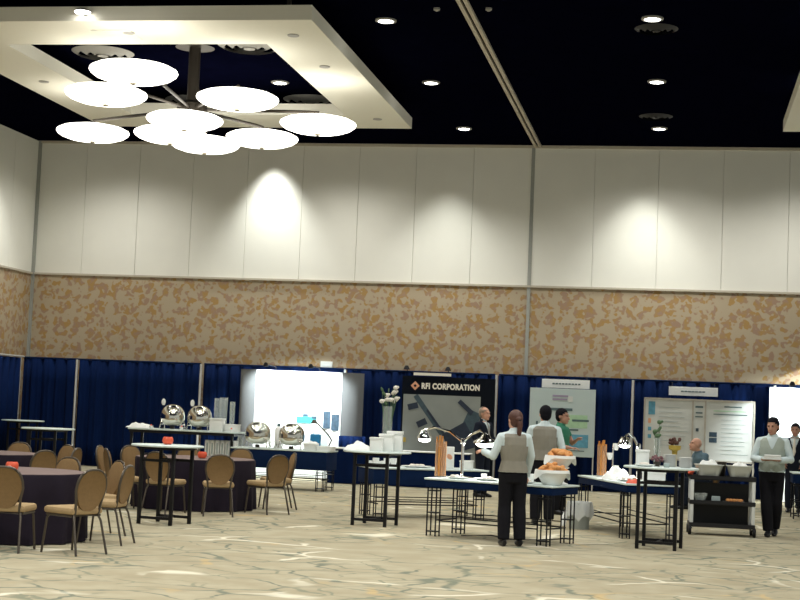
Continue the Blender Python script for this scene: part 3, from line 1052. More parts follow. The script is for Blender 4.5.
# ================================================================== CHAFING DISHES
def chafer():
    t = thing('chafing_dish', 'x', 'chafing dish', (0, 0, 0), 0, 'chrome chafing dishes')
    st = MB()
    st.tube([(-.24, -.16, .014), (-.22, -.14, .17), (.22, -.14, .17), (.24, -.16, .014)], .013, 8)
    st.tube([(-.24, .16, .014), (-.22, .14, .17), (.22, .14, .17), (.24, .16, .014)], .013, 8)
    st.box((-.23, 0, .10), (.014, .30, .014)); st.box((.23, 0, .10), (.014, .30, .014))
    st.build('stand', 'steel', t)
    MB().lathe([(.12, .08), (.20, .11), (.26, .18), (.275, .225), (.255, .225)], seg=32, cap=False).build('water_pan', 'steel', t)
    MB().lathe([(.05, .025), (.05, .08), (.03, .085)], (0, 0, -.02), 14).build('burner', 'bronze', t)
    MB().lathe([(.27, .228), (.272, .29), (.255, .38), (.21, .46), (.14, .515), (.06, .54), (.01, .545)], seg=32).build('lid', 'steel', t)
    MB().tube([(-.05, -.20, .46), (-.05, -.24, .48), (.05, -.24, .48), (.05, -.20, .46)], .010, 6).build('handle', 'bronze', t)
    return t
cf = chafer()
cf.scale = (.92, .92, .92)
CZ = 1.016
cf.location = (-10.15, 30.0, CZ); cf['label'] = 'left chrome domed chafing dish on the tall counter by navy drape'
dup(cf, (-9.58, 30.0, CZ), 0, 'right chrome domed chafing dish on the tall counter by navy drape')
dup(cf, (-7.99, 28.72, .76), 0, 'left chrome domed chafing dish in front of the bright display')
dup(cf, (-7.31, 28.68, .76), 0, 'right chrome domed chafing dish in front of the bright display')

def label_stand(x, y, z, lab):
    o = thing('label_stand', lab, 'label stand', (x, y, z), 0, 'food label stands')
    MB().lathe([(.05, 0), (.05, .012), (.012, .015), (.008, .48)], seg=12).build('rod', 'black_metal', o)
    MB().ell((0, 0, .54), (.045, .012, .07), 16, 10).build('card', 'white', o)
label_stand(-10.43, 30.2, CZ, 'small white oval label on a rod left of the counter domes')
label_stand(-9.83, 30.25, CZ, 'small white oval label on a rod between the counter domes')
# white linen folded at left end of counter
def napkin_pile(x, y, z, sx, sy, sz, lab, seed, name='napkin_pile', m='white', cat='napkins'):
    b = MB()
    n = 14
    rows = []
    for j in range(n + 1):
        row = []
        for i in range(n + 1):
            u, v = i / n * 2 - 1, j / n * 2 - 1
            e = max(0, 1 - max(abs(u), abs(v)) ** 3)
            q = mnoise.noise(Vector((u * 2.2 + seed * 7, v * 2.2, seed)))
            h = e * sz * (.62 + .55 * q) + .002
            row.append(b.bm.verts.new((u * sx / 2 * (1 + .1 * q), v * sy / 2, max(.002, h))))
        rows.append(row)
    for A, B in zip(rows, rows[1:]):
        for i in range(n):
            b.bm.faces.new((A[i], A[i + 1], B[i + 1], B[i]))
    bot = [rows[0][i] for i in range(n + 1)] + [rows[j][n] for j in range(1, n + 1)] + [rows[n][i] for i in range(n - 1, -1, -1)] + [rows[j][0] for j in range(n - 1, 0, -1)]
    b.bm.faces.new(list(reversed(bot)))
    o = b.build(name, m, None, loc=(x, y, z))
    return tag(o, lab, cat)
napkin_pile(-10.82, 29.95, CZ, .48, .4, .13, 'white folded linens at the left end of the tall counter', 1)
def plain_box(x, y, z, sx, sy, sz, lab, rot=0, m='white', name='white_box', group=None, cat='box', lid=True):
    o = thing(name, lab, cat, (x, y, z), rot, group)
    MB().box((0, 0, sz * .42), (sx, sy, sz * .84), bevel=.006).build('body', m, o)
    if lid:
        MB().box((0, 0, sz * .92), (sx + .014, sy + .014, sz * .16), bevel=.006).build('lid', m, o)
    return o
plain_box(-9.16, 29.86, CZ, .26, .24, .26, 'taller white box beside the glass vases on the tall counter')
plain_box(-8.87, 29.95, CZ, .28, .20, .15, 'low white box at right end of the tall counter')
def vase(x, y, z, r, h, lab, m='glass'):
    o = thing('glass_vase', lab, 'vase', (x, y, z), 0, 'tall clear glass vases')
    MB().lathe([(r * .8, 0), (r * .9, .01), (r, h), (r - .008, h), (r * .9 - .008, .025), (.01, .02)], seg=24, cap=False).build('glass', m, o)
    return o
vase(-9.30, 30.22, CZ, .055, .66, 'left slim glass vase on the tall counter')
vase(-9.16, 30.22, CZ, .085, .68, 'middle wide glass vase on the tall counter')
vase(-8.97, 30.22, CZ, .055, .60, 'right slim glass vase on the tall counter')
for k, (x, y, lab) in enumerate(((-10.50, 29.72, 'at far left of the domes'), (-9.86, 29.72, 'between the two domes'), (-8.82, 29.72, 'by the low white box'))):
    o = thing('tea_light', 'tiny white tea light on the tall counter ' + lab, 'candle', (x, y, CZ), 0, 'tea lights on the counter')
    MB().lathe([(.03, 0), (.045, .05), (.04, .055)], seg=14).build('cup', 'china', o)
    MB().ell((0, 0, .06), (.018, .018, .025), 10, 8).build('flame_bulb', 'red', o)

# things on the buffet before the bright display
BZ = .76
plain_box(-6.90, 28.6, BZ, .24, .30, .13, 'left white food carton right of the domes', .05)
plain_box(-6.615, 28.62, BZ, .30, .30, .09, 'right flat white food carton at the table end', -.03)
napkin_pile(-6.90, 28.6, BZ + .131, .22, .22, .05, 'crumpled white paper on the left food carton', 3)
o = thing('coffee_tower', 'white cylindrical beverage tower between the two front domes', 'beverage tower', (-7.66, 29.0, BZ))
MB().lathe([(.09, 0), (.09, .02), (.07, .03), (.075, .36), (.05, .40), (.02, .42)], seg=20).build('body', 'china', o)
MB().lathe([(.03, .42), (.04, .45), (.02, .48)], seg=12).build('lid_knob', 'ink', o)
MB().tube([(0, -.07, .08), (0, -.12, .08), (0, -.12, .05)], .012, 6).build('tap', 'steel', o)
o = thing('riser_stand', 'small white bridge stand between the two front domes', 'stand', (-7.66, 28.58, BZ))
MB().box((0, 0, .125), (.15, .2, .018), bevel=.004).build('top', 'white', o)
for sx in (-.055, .055):
    MB().tube([(sx, 0, .116), (sx * 1.25, 0, 0)], .012, 6).build('leg', 'white', o)
o = thing('glass_bottle', 'small clear glass at left end of the front buffet', 'glass', (-8.30, 28.55, BZ))
MB().lathe([(.04, 0), (.06, .02), (.055, .14), (.035, .18), (.03, .2)], seg=16).build('glass', 'glass', o)
o = thing('blue_bag', 'bright blue bag behind the white cartons', 'bag', (-6.92, 29.0, BZ))
MB().box((0, 0, .15), (.2, .12, .30), bevel=.02).build('bag', 'blue_plastic', o)
MB().tube([(-.05, 0, .29), (-.04, 0, .36), (.04, 0, .36), (.05, 0, .29)], .008, 6).build('handle', 'blue_plastic', o)
o = thing('desk_lamp', 'dark bent-arm lamp behind the white cartons', 'lamp', (-6.64, 28.95, BZ))
MB().lathe([(.09, 0), (.09, .02), (.02, .03), (.015, .10)], seg=18).build('base', 'bronze', o)
MB().tube([(0, 0, .08), (.05, 0, .20), (-.02, 0, .30), (-.28, -.02, .55)], .016, 8).build('arm', 'bronze', o)
MB().lathe([(.03, .06), (.07, 0), (.075, -.02)], (-.30, -.02, .52), 14).build('shade', 'bronze', o)

# ================================================================== CENTRE COCKTAIL TABLE GOODS
napkin_pile(-4.36, 20.86, 1.02, .36, .34, .13, 'heap of crumpled white napkins on the middle tall table', 5)
for k, (dx, dy, h, lab) in enumerate(((0, 0, .19, 'lowest front white box on the middle tall table'), (.09, .10, .24, 'middle white box of three on the middle tall table'), (.16, .20, .28, 'tallest rear white box on the middle tall table'))):
    plain_box(-4.08 + dx + k * .02, 20.70 + dy * 1.45, 1.02, .17 + .02 * k, .115, h, lab, 0.05, group='stepped white boxes')
def flowers(parent, h, m, seed, n=14, r=.09):
    rnd = random.Random(seed)
    st, lf, fl_ = MB(), MB(), MB()
    for k in range(n):
        a = rnd.uniform(0, 2 * PI)
        rr = r * math.sqrt(rnd.random())
        z = h + rnd.uniform(-.14, .10)
        p = (rr * math.cos(a), rr * math.sin(a), z)
        st.tube([(p[0] * .2, p[1] * .2, .03), (p[0] * .6, p[1] * .6, h * .6), p], .004, 5)
        if k % 2:
            fl_.ell(p, (.035, .035, .03), 10, 6)
            fl_.ell((p[0] + .03, p[1], p[2] + .01), (.02, .02, .018), 8, 6)
        else:
            lf.ell(p, (.020, .009, .038), 8, 6, Matrix.Rotation(a, 3, 'Z') @ Matrix.Rotation(.6, 3, 'Y'))
    st.build('stems', 'green', parent)
    lf.build('leaves', 'green', parent)
    fl_.build('blossoms', m, parent)
v = vase(-4.04, 21.22, 1.02, .072, .62, 'glass vase with white flowers behind the white boxes')
flowers(v, .80, 'petal', 5, 18, .13)

# ================================================================== CENTRE BUFFET GOODS
def ctab(u, w):          # point on the centre buffet
    a = R(-22)
    return (-2.24 + u * math.cos(a) - w * math.sin(a), 19.72 + u * math.sin(a) + w * math.cos(a))
def stick_jar(x, y, z, h, r, lab, seed):
    o = thing('breadstick_jar', lab, 'jar', (x, y, z), 0, 'tall jars of breadsticks')
    MB().lathe([(r * .95, 0), (r, .01), (r, h), (r - .006, h), (r - .006, .02), (.01, .018)], seg=20, cap=False).build('glass', 'jar_glass', o)
    rnd = random.Random(seed)
    for k in range(16):
        a = k * 2.4
        rr = (r - .006) * math.sqrt((k + .5) / 16)
        a2 = a + rnd.uniform(-.4, .4)
        MB().tube([(rr * math.cos(a), rr * math.sin(a), .024), (rr * math.cos(a2), rr * math.sin(a2), h + rnd.uniform(-.10, .08))], .0125, 6).build('breadstick', 'stick', o)
x, y = ctab(-.83, -.14)
stick_jar(x, y, TZ, .47, .075, 'glass jar of orange breadsticks at left end of the centre buffet', 2)

def heat_lamp(x, y, z, rot, lab, l1=.45, l2=.33, heads=2):
    o = thing('heat_lamp', lab, 'heat lamp', (x, y, z), rot, 'chrome heat lamps')
    MB().lathe([(.15, 0), (.15, .015), (.03, .03), (.02, .05)], seg=24).build('base', 'chrome', o)
    MB().lathe([(.02, .03), (.02, .44), (.035, .45), (.035, .50), (.02, .52)], seg=14).build('pole', 'chrome', o)
    for s, l, hh in ((-1, l1, .60), (1, l2, .58))[:heads]:
        MB().tube([(0, 0, .47), (s * l * .35, 0, hh), (s * l * .75, -.02, hh + .05), (s * l, -.03, hh + .01), (s * l, -.03, hh - .04)], .017, 8).build('arm', 'chrome', o)
        w = .10 if s < 0 else .16
        MB().lathe([(.03, .11), (.05, .10), (.075, .06), (w, .01), (w + .004, -.012), (w - .008, -.010), (.06, .05)], (s * l, -.03, hh - .10), 24, cap=False).build('lamp_shade', 'chrome', o)
        MB().ell((s * l, -.03, hh - .118), (w * .78, w * .78, .048 if w > .12 else .034), 20, 12).build('bulb', 'lamp_lens', o)
        d = bpy.data.lights.new('heat_lamp_glow', 'SPOT')
        d.energy = 22
        d.spot_size = R(130)
        d.spot_blend = .5
        d.shadow_soft_size = .06
        d.color = (1, .97, .88)
        lo = bpy.data.objects.new('heat_lamp_glow', d)
        COL.objects.link(lo)
        lo.parent = o
        lo.location = (s * l, -.03, hh - .175)
    return o
x, y = ctab(-.62, .06)
heat_lamp(x, y, TZ, R(-8), 'two-headed chrome heat lamp on the centre buffet', .52, .31)

def platter(x, y, z, r, lab, sy=.7, rot=0, food=0, m='china', name='platter'):
    o = thing(name, lab, 'platter', (x, y, z), rot, 'white serving platters')
    MB().lathe([(r * .6, 0), (r * .65, .004), (r, .022), (r, .027), (r * .62, .012), (.01, .011)], seg=28, sy=sy).build('dish', m, o)
    rnd = random.Random(int(r * 1000 + x * 100))
    for k in range(food):
        a = rnd.uniform(0, 2 * PI)
        rr = r * .5 * math.sqrt(rnd.random())
        MB().ell((rr * math.cos(a), rr * math.sin(a) * sy, .032), (.035, .028, .022), 10, 8).build('canape', 'petal', o)
    return o
x, y = ctab(-.18, -.06); platter(x, y, TZ, .19, 'oval white platter of canapes left of the waitress', .6, R(-22), 7)
x, y = ctab(-.56, -.17); platter(x, y, TZ, .16, 'white platter in front of the centre heat lamp', .6, R(-22), 4)
x, y = ctab(.43, -.16); platter(x, y, TZ, .13, 'white plate of pastries by the bread bowls', .7, 0, 5)
def cup(x, y, z, lab, r=.04, h=.075, g=None):
    o = thing('cup', lab, 'cup', (x, y, z), random.uniform(0, 6), g)
    MB().lathe([(r * .6, 0), (r * .65, .004), (r, h * .6), (r * 1.02, h), (r * .95, h), (r * .9, h * .6), (.01, .01)], seg=18).build('bowl', 'china', o)
    MB().tube([(r * .95, 0, h * .8), (r * 1.55, 0, h * .75), (r * 1.5, 0, h * .35), (r * .85, 0, h * .25)], .006, 6).build('handle', 'china', o)
    return o
x, y = ctab(.02, .22); cup(x, y, TZ, 'large white pitcher-shaped cup left of the waitress hip', .07, .15)
x, y = ctab(-.40, .26); cup(x, y, TZ, 'small white cup behind the stem of the centre heat lamp', .04, .07)
x, y = ctab(.30, .22); cup(x, y, TZ, 'white cup between the waitress and the bread bowls', .06, .11)

def bread_bowl(x, y, z, r, h, lab, seed):
    o = thing('bread_bowl', lab, 'bread bowl', (x, y, z), 0, 'white bowls of bread')
    MB().lathe([(r * .48, 0), (r * .55, .008), (r * .86, h * .6), (r, h), (r * .97, h), (r * .82, h * .6), (r * .5, .02), (.01, .016)], seg=32, cap=False).build('bowl', 'china', o)
    b = MB()
    n = 24
    A, B, C_ = [], [], []
    rim = []
    for i in range(n):
        a = 2 * PI * i / n
        fl2 = .05 * max(0, math.sin(a * 2 + .6)) ** 2
        A.append(Vector((r * .93 * math.cos(a), r * .93 * math.sin(a), h * .97)))
        B.append(Vector((r * 1.04 * math.cos(a), r * 1.04 * math.sin(a), h + .016)))
        C_.append(Vector((r * (1.09 + fl2) * math.cos(a), r * (1.09 + fl2) * math.sin(a), h - .02 - fl2 * 1.8)))
    b.rings([A, B, C_], cap=False).build('napkin', 'white', o)
    rnd = random.Random(seed)
    for k in range(26):
        a = rnd.uniform(0, 2 * PI)
        t_ = math.sqrt(rnd.random())
        rr = r * .78 * t_
        zz = h - .01 + .075 * (1 - t_ ** 2) + rnd.uniform(-.01, .02)
        rot = Matrix.Rotation(rnd.uniform(0, PI), 3, 'Z') @ Matrix.Rotation(rnd.uniform(-.5, .5), 3, 'Y')
        MB().ell((rr * math.cos(a), rr * math.sin(a), zz), (.065, .036, .032), 12, 8, rot).build('bread_roll', 'bread', o)
x, y = ctab(.78, -.12); bread_bowl(x, y, TZ, .205, .175, 'lower white bowl heaped with bread at right end of centre buffet', 1)
x2, y2 = ctab(.72, .21)
o = thing('cake_riser', 'white pedestal riser lifting the upper bread bowl', 'riser', (x2, y2, TZ))
MB().lathe([(.11, 0), (.11, .015), (.06, .03), (.055, .19), (.12, .205), (.12, .22)], seg=24).build('pedestal', 'china', o)
bread_bowl(x2, y2, TZ + .22, .185, .13, 'upper white bowl of bread raised behind the lower one', 9)

# ================================================================== SECOND BUFFET GOODS (z .74)
def t2(u, w):
    a = R(30)
    return (-3.82 + u * math.cos(a) - w * math.sin(a), 23.1 + u * math.sin(a) + w * math.cos(a))
rnd = random.Random(4)
k = 0
for u, w in ((-.82, .1), (-.80, -.12), (-.72, .0), (-.66, -.22), (-.58, .12), (-.5, -.06)):
    x, y = t2(u, w)
    cup(x, y, TZ, 'white coffee cup clustered at left end of the blue-skirted buffet', .05, .08 + .05 * (k % 2), 'white cups on the blue-skirted buffet')
    k += 1
x, y = t2(-.13, -.05); platter(x, y, TZ, .24, 'big oval white platter of sweets on the blue-skirted buffet', .65, R(30), 12)
x, y = t2(.34, -.05)
o = thing('menu_box', 'tall white display box with orange motif on the blue-skirted buffet', 'box', (x, y, TZ), R(8))
MB().box((0, 0, .165), (.26, .12, .33), bevel=.008).build('box', 'white', o)
MB().ell((.06, -.061, .18), (.05, .004, .035), 14, 8, Matrix.Rotation(.7, 3, 'Y')).build('printed_motif', 'logo', o)
x, y = t2(.66, -.12); plain_box(x, y, TZ, .19, .16, .13, 'small white carton at right end of the blue-skirted buffet')

# ================================================================== RIGHT LONG BUFFET GOODS
def t3(u, w):
    a = R(109)
    return (-.74 + u * math.cos(a) - w * math.sin(a), 22.18 + u * math.sin(a) + w * math.cos(a))
x, y = t3(.72, .16)
stick_jar(x, y, TZ, .46, .07, 'glass jar of breadsticks at far end of the long right buffet', 8)
for k, (dx, z) in enumerate(((.13, .0), (.13, .0))):
    pass
o = thing('cup_tree', 'white stand holding cups beside the right breadstick jar', 'cup stand', (x + .16, y - .02, TZ))
MB().lathe([(.06, 0), (.06, .012), (.012, .02), (.01, .48)], seg=14).build('rod', 'chrome', o)
for z, s in ((.08, 1), (.26, -1), (.40, 1)):
    MB().lathe([(.025, 0), (.045, .06), (.047, .10), (.04, .10)], (s * .045, -.03, z), 14, cap=False).build('cup', 'china', o)
x, y = t3(.12, -.20); heat_lamp(x, y, TZ, R(10), 'single-headed chrome heat lamp on the long right buffet', .20, .30, 1)
x, y = t3(.02, .15); napkin_pile(x, y, TZ, .40, .44, .20, 'heap of white linen on the long right buffet', 11)
x, y = t3(-.45, .12); platter(x, y, TZ, .2, 'white platter on the long right buffet near its front end', .7, R(109), 6)
x, y = t3(-.62, -.2); plain_box(x, y, TZ, .30, .24, .15, 'white carton under the edge of the right tall table', .1)
x, y = t3(.42, -.17); platter(x, y, TZ, .16, 'white platter near the far end of the long right buffet', .7, 0, 5)
def red_cloth(x, y, z, lab, seed):
    napkin_pile(x, y, z, .22, .16, .085, lab, seed, 'red_napkin', 'red', 'napkin')
x, y = t3(-1.08, .22); red_cloth(x, y, TZ, 'crumpled red napkin at front corner of the long right buffet', 2)

# goods on the right cocktail table
CT = 1.02
plain_box(-.47, 19.90, CT, .16, .14, .20, 'tall white carton at left of the right tall table', .1)
def plate_stack(x, y, z, n, r, lab):
    o = thing('plate_stack', lab, 'plates', (x, y, z), 0, 'stacks of white plates')
    for k in range(n):
        MB().lathe([(r * .6, k * .012), (r, k * .012 + .008), (r, k * .012 + .0115), (r * .6, k * .012 + .0118)], seg=24).build('plate', 'china', o)
plate_stack(-.12, 19.88, CT, 13, .085, 'taller stack of white plates on the right tall table')
plate_stack(.07, 19.70, CT, 11, .085, 'shorter stack of white plates at right edge of right tall table')
platter(-.43, 19.55, CT, .13, 'white platter at front left of the right tall table', .8, 0, 6)
plain_box(-.16, 19.50, CT, .07, .05, .065, 'tiny grey card box at the front of the right tall table', 0, 'print_grey', 'card_box', None, 'box', False)
v = vase(-.29, 20.02, CT, .045, .36, 'slim vase with a green stalk on the right tall table')
flowers(v, .46, 'green', 8, 8, .05)
o = thing('flower_pot', 'small pot of dusky purple flowers on the right tall table', 'plant', (-.285, 19.80, CT))
MB().lathe([(.035, 0), (.05, .06), (.045, .06), (.04, .03)], seg=16).build('pot', 'bronze', o)
b = MB()
rnd = random.Random(2)
for k in range(16):
    b.ell((rnd.uniform(-.06, .06), rnd.uniform(-.05, .05), .07 + rnd.uniform(0, .06)), (.022, .022, .018), 8, 6)
b.build('blossoms', 'purple', o)
o = thing('flower_basket', 'dark flowers in an amber pot standing behind the plate stacks', 'plant', (-.07, 20.06, CT))
MB().lathe([(.03, 0), (.035, .20), (.075, .22), (.08, .27), (.07, .27)], seg=16).build('pot', 'amber', o)
b = MB()
for k in range(18):
    b.ell((rnd.uniform(-.07, .07), rnd.uniform(-.05, .05), .28 + rnd.uniform(0, .08)), (.022, .022, .022), 8, 6)
b.build('blossoms', 'hair_brown', o)

# ================================================================== BUSSING CART
ct = thing('service_cart', 'black three-shelf service cart with white posts and casters', 'cart', (.60, 22.72, 0), R(3))
for z, nm in ((.80, 'shelf'), (.45, 'shelf'), (.13, 'shelf')):
    b = MB()
    b.box((0, 0, z), (.92, .48, .035), bevel=.01)
    b.box((0, -.235, z + .02), (.92, .02, .05)); b.box((0, .235, z + .02), (.92, .02, .05))
    b.box((-.45, 0, z + .02), (.02, .48, .05)); b.box((.45, 0, z + .02), (.02, .48, .05))
    b.build(nm, 'cart', ct)
for sx in (-1, 1):
    for sy in (-1, 1):
        MB().box((sx * .43, sy * .215, .465), (.05, .035, .72), bevel=.008).build('post', 'cart_post', ct)
        w = MB()
        w.lathe([(.06, -.022), (.066, -.012), (.066, .012), (.06, .022)], (sx * .45, sy * .2 - .02, .067), 18, mt=Matrix.Rotation(PI / 2, 4, 'Y'))
        w.box((sx * .43, sy * .2, .105), (.03, .04, .03))
        w.build('caster', 'black_metal', ct)
MB().box((0, .20, .43), (.80, .012, .60)).build('back_panel', 'cart', ct)
MB().tube([(-.45, -.16, .80), (-.53, -.16, .90), (-.53, .16, .90), (-.45, .16, .80)], .014, 8).build('push_handle', 'cart', ct)
def tub(x, y, z, lab, seed, lx=.36, h=.17):
    o = thing('food_tub', lab, 'tub', (x, y, z), R(3), 'frosted tubs on the cart')
    b = MB()
    def rr(sx, sy, zz):
        n = 24
        return [Vector((sx * math.copysign(abs(math.cos(2 * PI * i / n)) ** .6, math.cos(2 * PI * i / n)), sy * math.copysign(abs(math.sin(2 * PI * i / n)) ** .6, math.sin(2 * PI * i / n)), zz)) for i in range(n)]
    b.rings([rr(lx * .33, .12, .0), rr(lx * .36, .13, .008), rr(lx * .5, .17, h), rr(lx * .54, .185, h), rr(lx * .54, .185, h + .012), rr(lx * .47, .16, h + .01), rr(lx * .34, .12, .012)], cap=True)
    b.build('tub', 'tub', o)
    return o
tub(.41, 22.64, .82, 'left frosted tub heaped with white linen on the cart', 1, .40)
tub(.84, 22.66, .82, 'right frosted tub with white linen on the cart', 2, .36)
napkin_pile(.41, 22.64, .99, .26, .18, .10, 'white linen heap spilling above the left cart tub', 21)
napkin_pile(.85, 22.66, .99, .22, .18, .07, 'small white linen heap above the right cart tub', 22)
o = thing('dark_bowl', 'small dark bowl between the two cart tubs', 'bowl', (.60, 22.88, .82))
MB().lathe([(.03, 0), (.04, .01), (.065, .17), (.07, .22), (.065, .22), (.03, .02)], seg=20).build('bowl', 'bronze', o)
o = thing('red_flower', 'cluster of red blossoms on the left end of the cart', 'flower', (.185, 22.56, .82))
b = MB()
for k in range(14):
    b.ell((rnd.uniform(-.05, .0), rnd.uniform(-.05, .05), .03 + rnd.uniform(0, .07)), (.028, .028, .024), 8, 6)
b.build('blossoms', 'red', o)
o = thing('glass_bowl', 'clear glass bowl on the middle shelf of the cart', 'bowl', (.30, 22.60, .47))
MB().lathe([(.05, 0), (.06, .006), (.10, .09), (.105, .12), (.098, .12), (.05, .012)], seg=20, cap=False).build('bowl', 'glass', o)
o = thing('food_tray', 'tray of leftover pastries on the middle shelf of the cart', 'tray', (.78, 22.62, .47), .2)
MB().box((0, 0, .01), (.3, .2, .02), bevel=.006).build('tray', 'china', o)
for k in range(5):
    MB().ell((-.09 + k * .045, .02 * (k % 2), .038), (.035, .03, .022), 10, 8).build('pastry', 'bread', o)
plain_box(.52, 22.62, .47, .12, .1, .1, 'small grey box in the middle shelf of the cart', 0, 'print_grey', 'card_box', None, 'box', False)

# waste bin
wb = thing('waste_bin', 'round grey waste bin with clear liner bag standing on carpet', 'bin', (-1.40, 22.38, 0))
MB().lathe([(.135, 0), (.14, .01), (.165, .36), (.17, .37), (.16, .37), (.13, .02), (.01, .015)], seg=28, cap=False).build('bin', 'bin', wb)
b = MB()
n = 28
A, B, C_, D_ = [], [], [], []
for i in range(n):
    a = 2 * PI * i / n
    w = .012 * math.sin(5 * a) + .008 * math.sin(9 * a)
    A.append(Vector(((.150 + 0) * math.cos(a), .150 * math.sin(a), .30)))
    B.append(Vector(((.172 + w * .5) * math.cos(a), (.172 + w * .5) * math.sin(a), .39)))
    C_.append(Vector(((.185 + w) * math.cos(a), (.185 + w) * math.sin(a), .30)))
    D_.append(Vector(((.188 + w * 1.6) * math.cos(a), (.188 + w * 1.6) * math.sin(a), .17 + w * 3)))
b.rings([A, B, C_, D_], cap=False).build('liner_bag', 'liner', wb)
MB().loft([(-.19, -.06, .24), (-.21, -.08, .15), (-.22, -.09, .04)], [.02, .045, .03]).build('bag_tail', 'white', wb)
# thin cable on the carpet
tag(MB().tube([(-2.75, 19.9, .01), (-2.4, 20.2, .01), (-2.1, 19.75, .01), (-1.75, 19.9, .01), (-1.4, 20.4, .01)], .008, 6).build('power_cable', 'cable'), 'thin black cable lying on the carpet under the centre buffet', 'cable')

# ================================================================== PEOPLE
def remesh(o, voxel, smooth=4):
    md = o.modifiers.new('r', 'REMESH')
    md.mode = 'VOXEL'
    md.voxel_size = voxel
    s = o.modifiers.new('s', 'SMOOTH')
    s.iterations = smooth
    s.factor = .5
    dg = bpy.context.evaluated_depsgraph_get()
    dg.update()
    me = bpy.data.meshes.new_from_object(o.evaluated_get(dg))
    o.modifiers.clear()
    me.materials.clear()
    me.materials.append(o.data.materials[0])
    o.data = me
    for p in me.polygons:
        p.use_smooth = True
    return o


def cut(o, pred):
    bm = bmesh.new()
    bm.from_mesh(o.data)
    bmesh.ops.delete(bm, geom=[f for f in bm.faces if pred(f.calc_center_median())], context='FACES')
    bm.to_mesh(o.data)
    bm.free()


def hand(b, wrist, d, nrm, curl=.5, sc=1.0, side=1):
    """palm, four fingers of unequal length and a thumb; d along the hand, nrm out of the palm"""
    d = Vector(d).normalized()
    nrm = Vector(nrm)
    nrm = (nrm - d * nrm.dot(d)).normalized()
    s = d.cross(nrm).normalized() * side
    w = Vector(wrist)
    b.loft([w - d * .03, w + d * .02, w + d * .06, w + d * .095], [(.024, .019), (.032, .017), (.040, .015), (.038, .012)], side=s, seg=12)
    for k, (off, ln) in enumerate(((-.029, .066), (-.010, .076), (.010, .071), (.028, .056))):
        p = w + d * .085 + s * off
        pts, ang, dd = [p], 0, d
        for q, fr_ in enumerate((.45, .32, .26)):
            ang += curl * (.55 if q == 0 else .75)
            dd = d * math.cos(ang) + nrm * math.sin(ang)
            pts.append(pts[-1] + dd * ln * fr_)
        b.loft(pts, [.0100, .0095, .0088, .0072], side=s, seg=8)
    p = w + d * .028 - s * .028
    pts = [p, p + (d * .5 - s * .75 + nrm * .25).normalized() * .035]
    pts.append(pts[-1] + (d * .85 - s * .15 + nrm * .45).normalized() * .030)
    pts.append(pts[-1] + (d * .9 + s * .1 + nrm * .55 * curl).normalized() * .022)
    b.loft(pts, [.0130, .0115, .0100, .0078], seg=8)


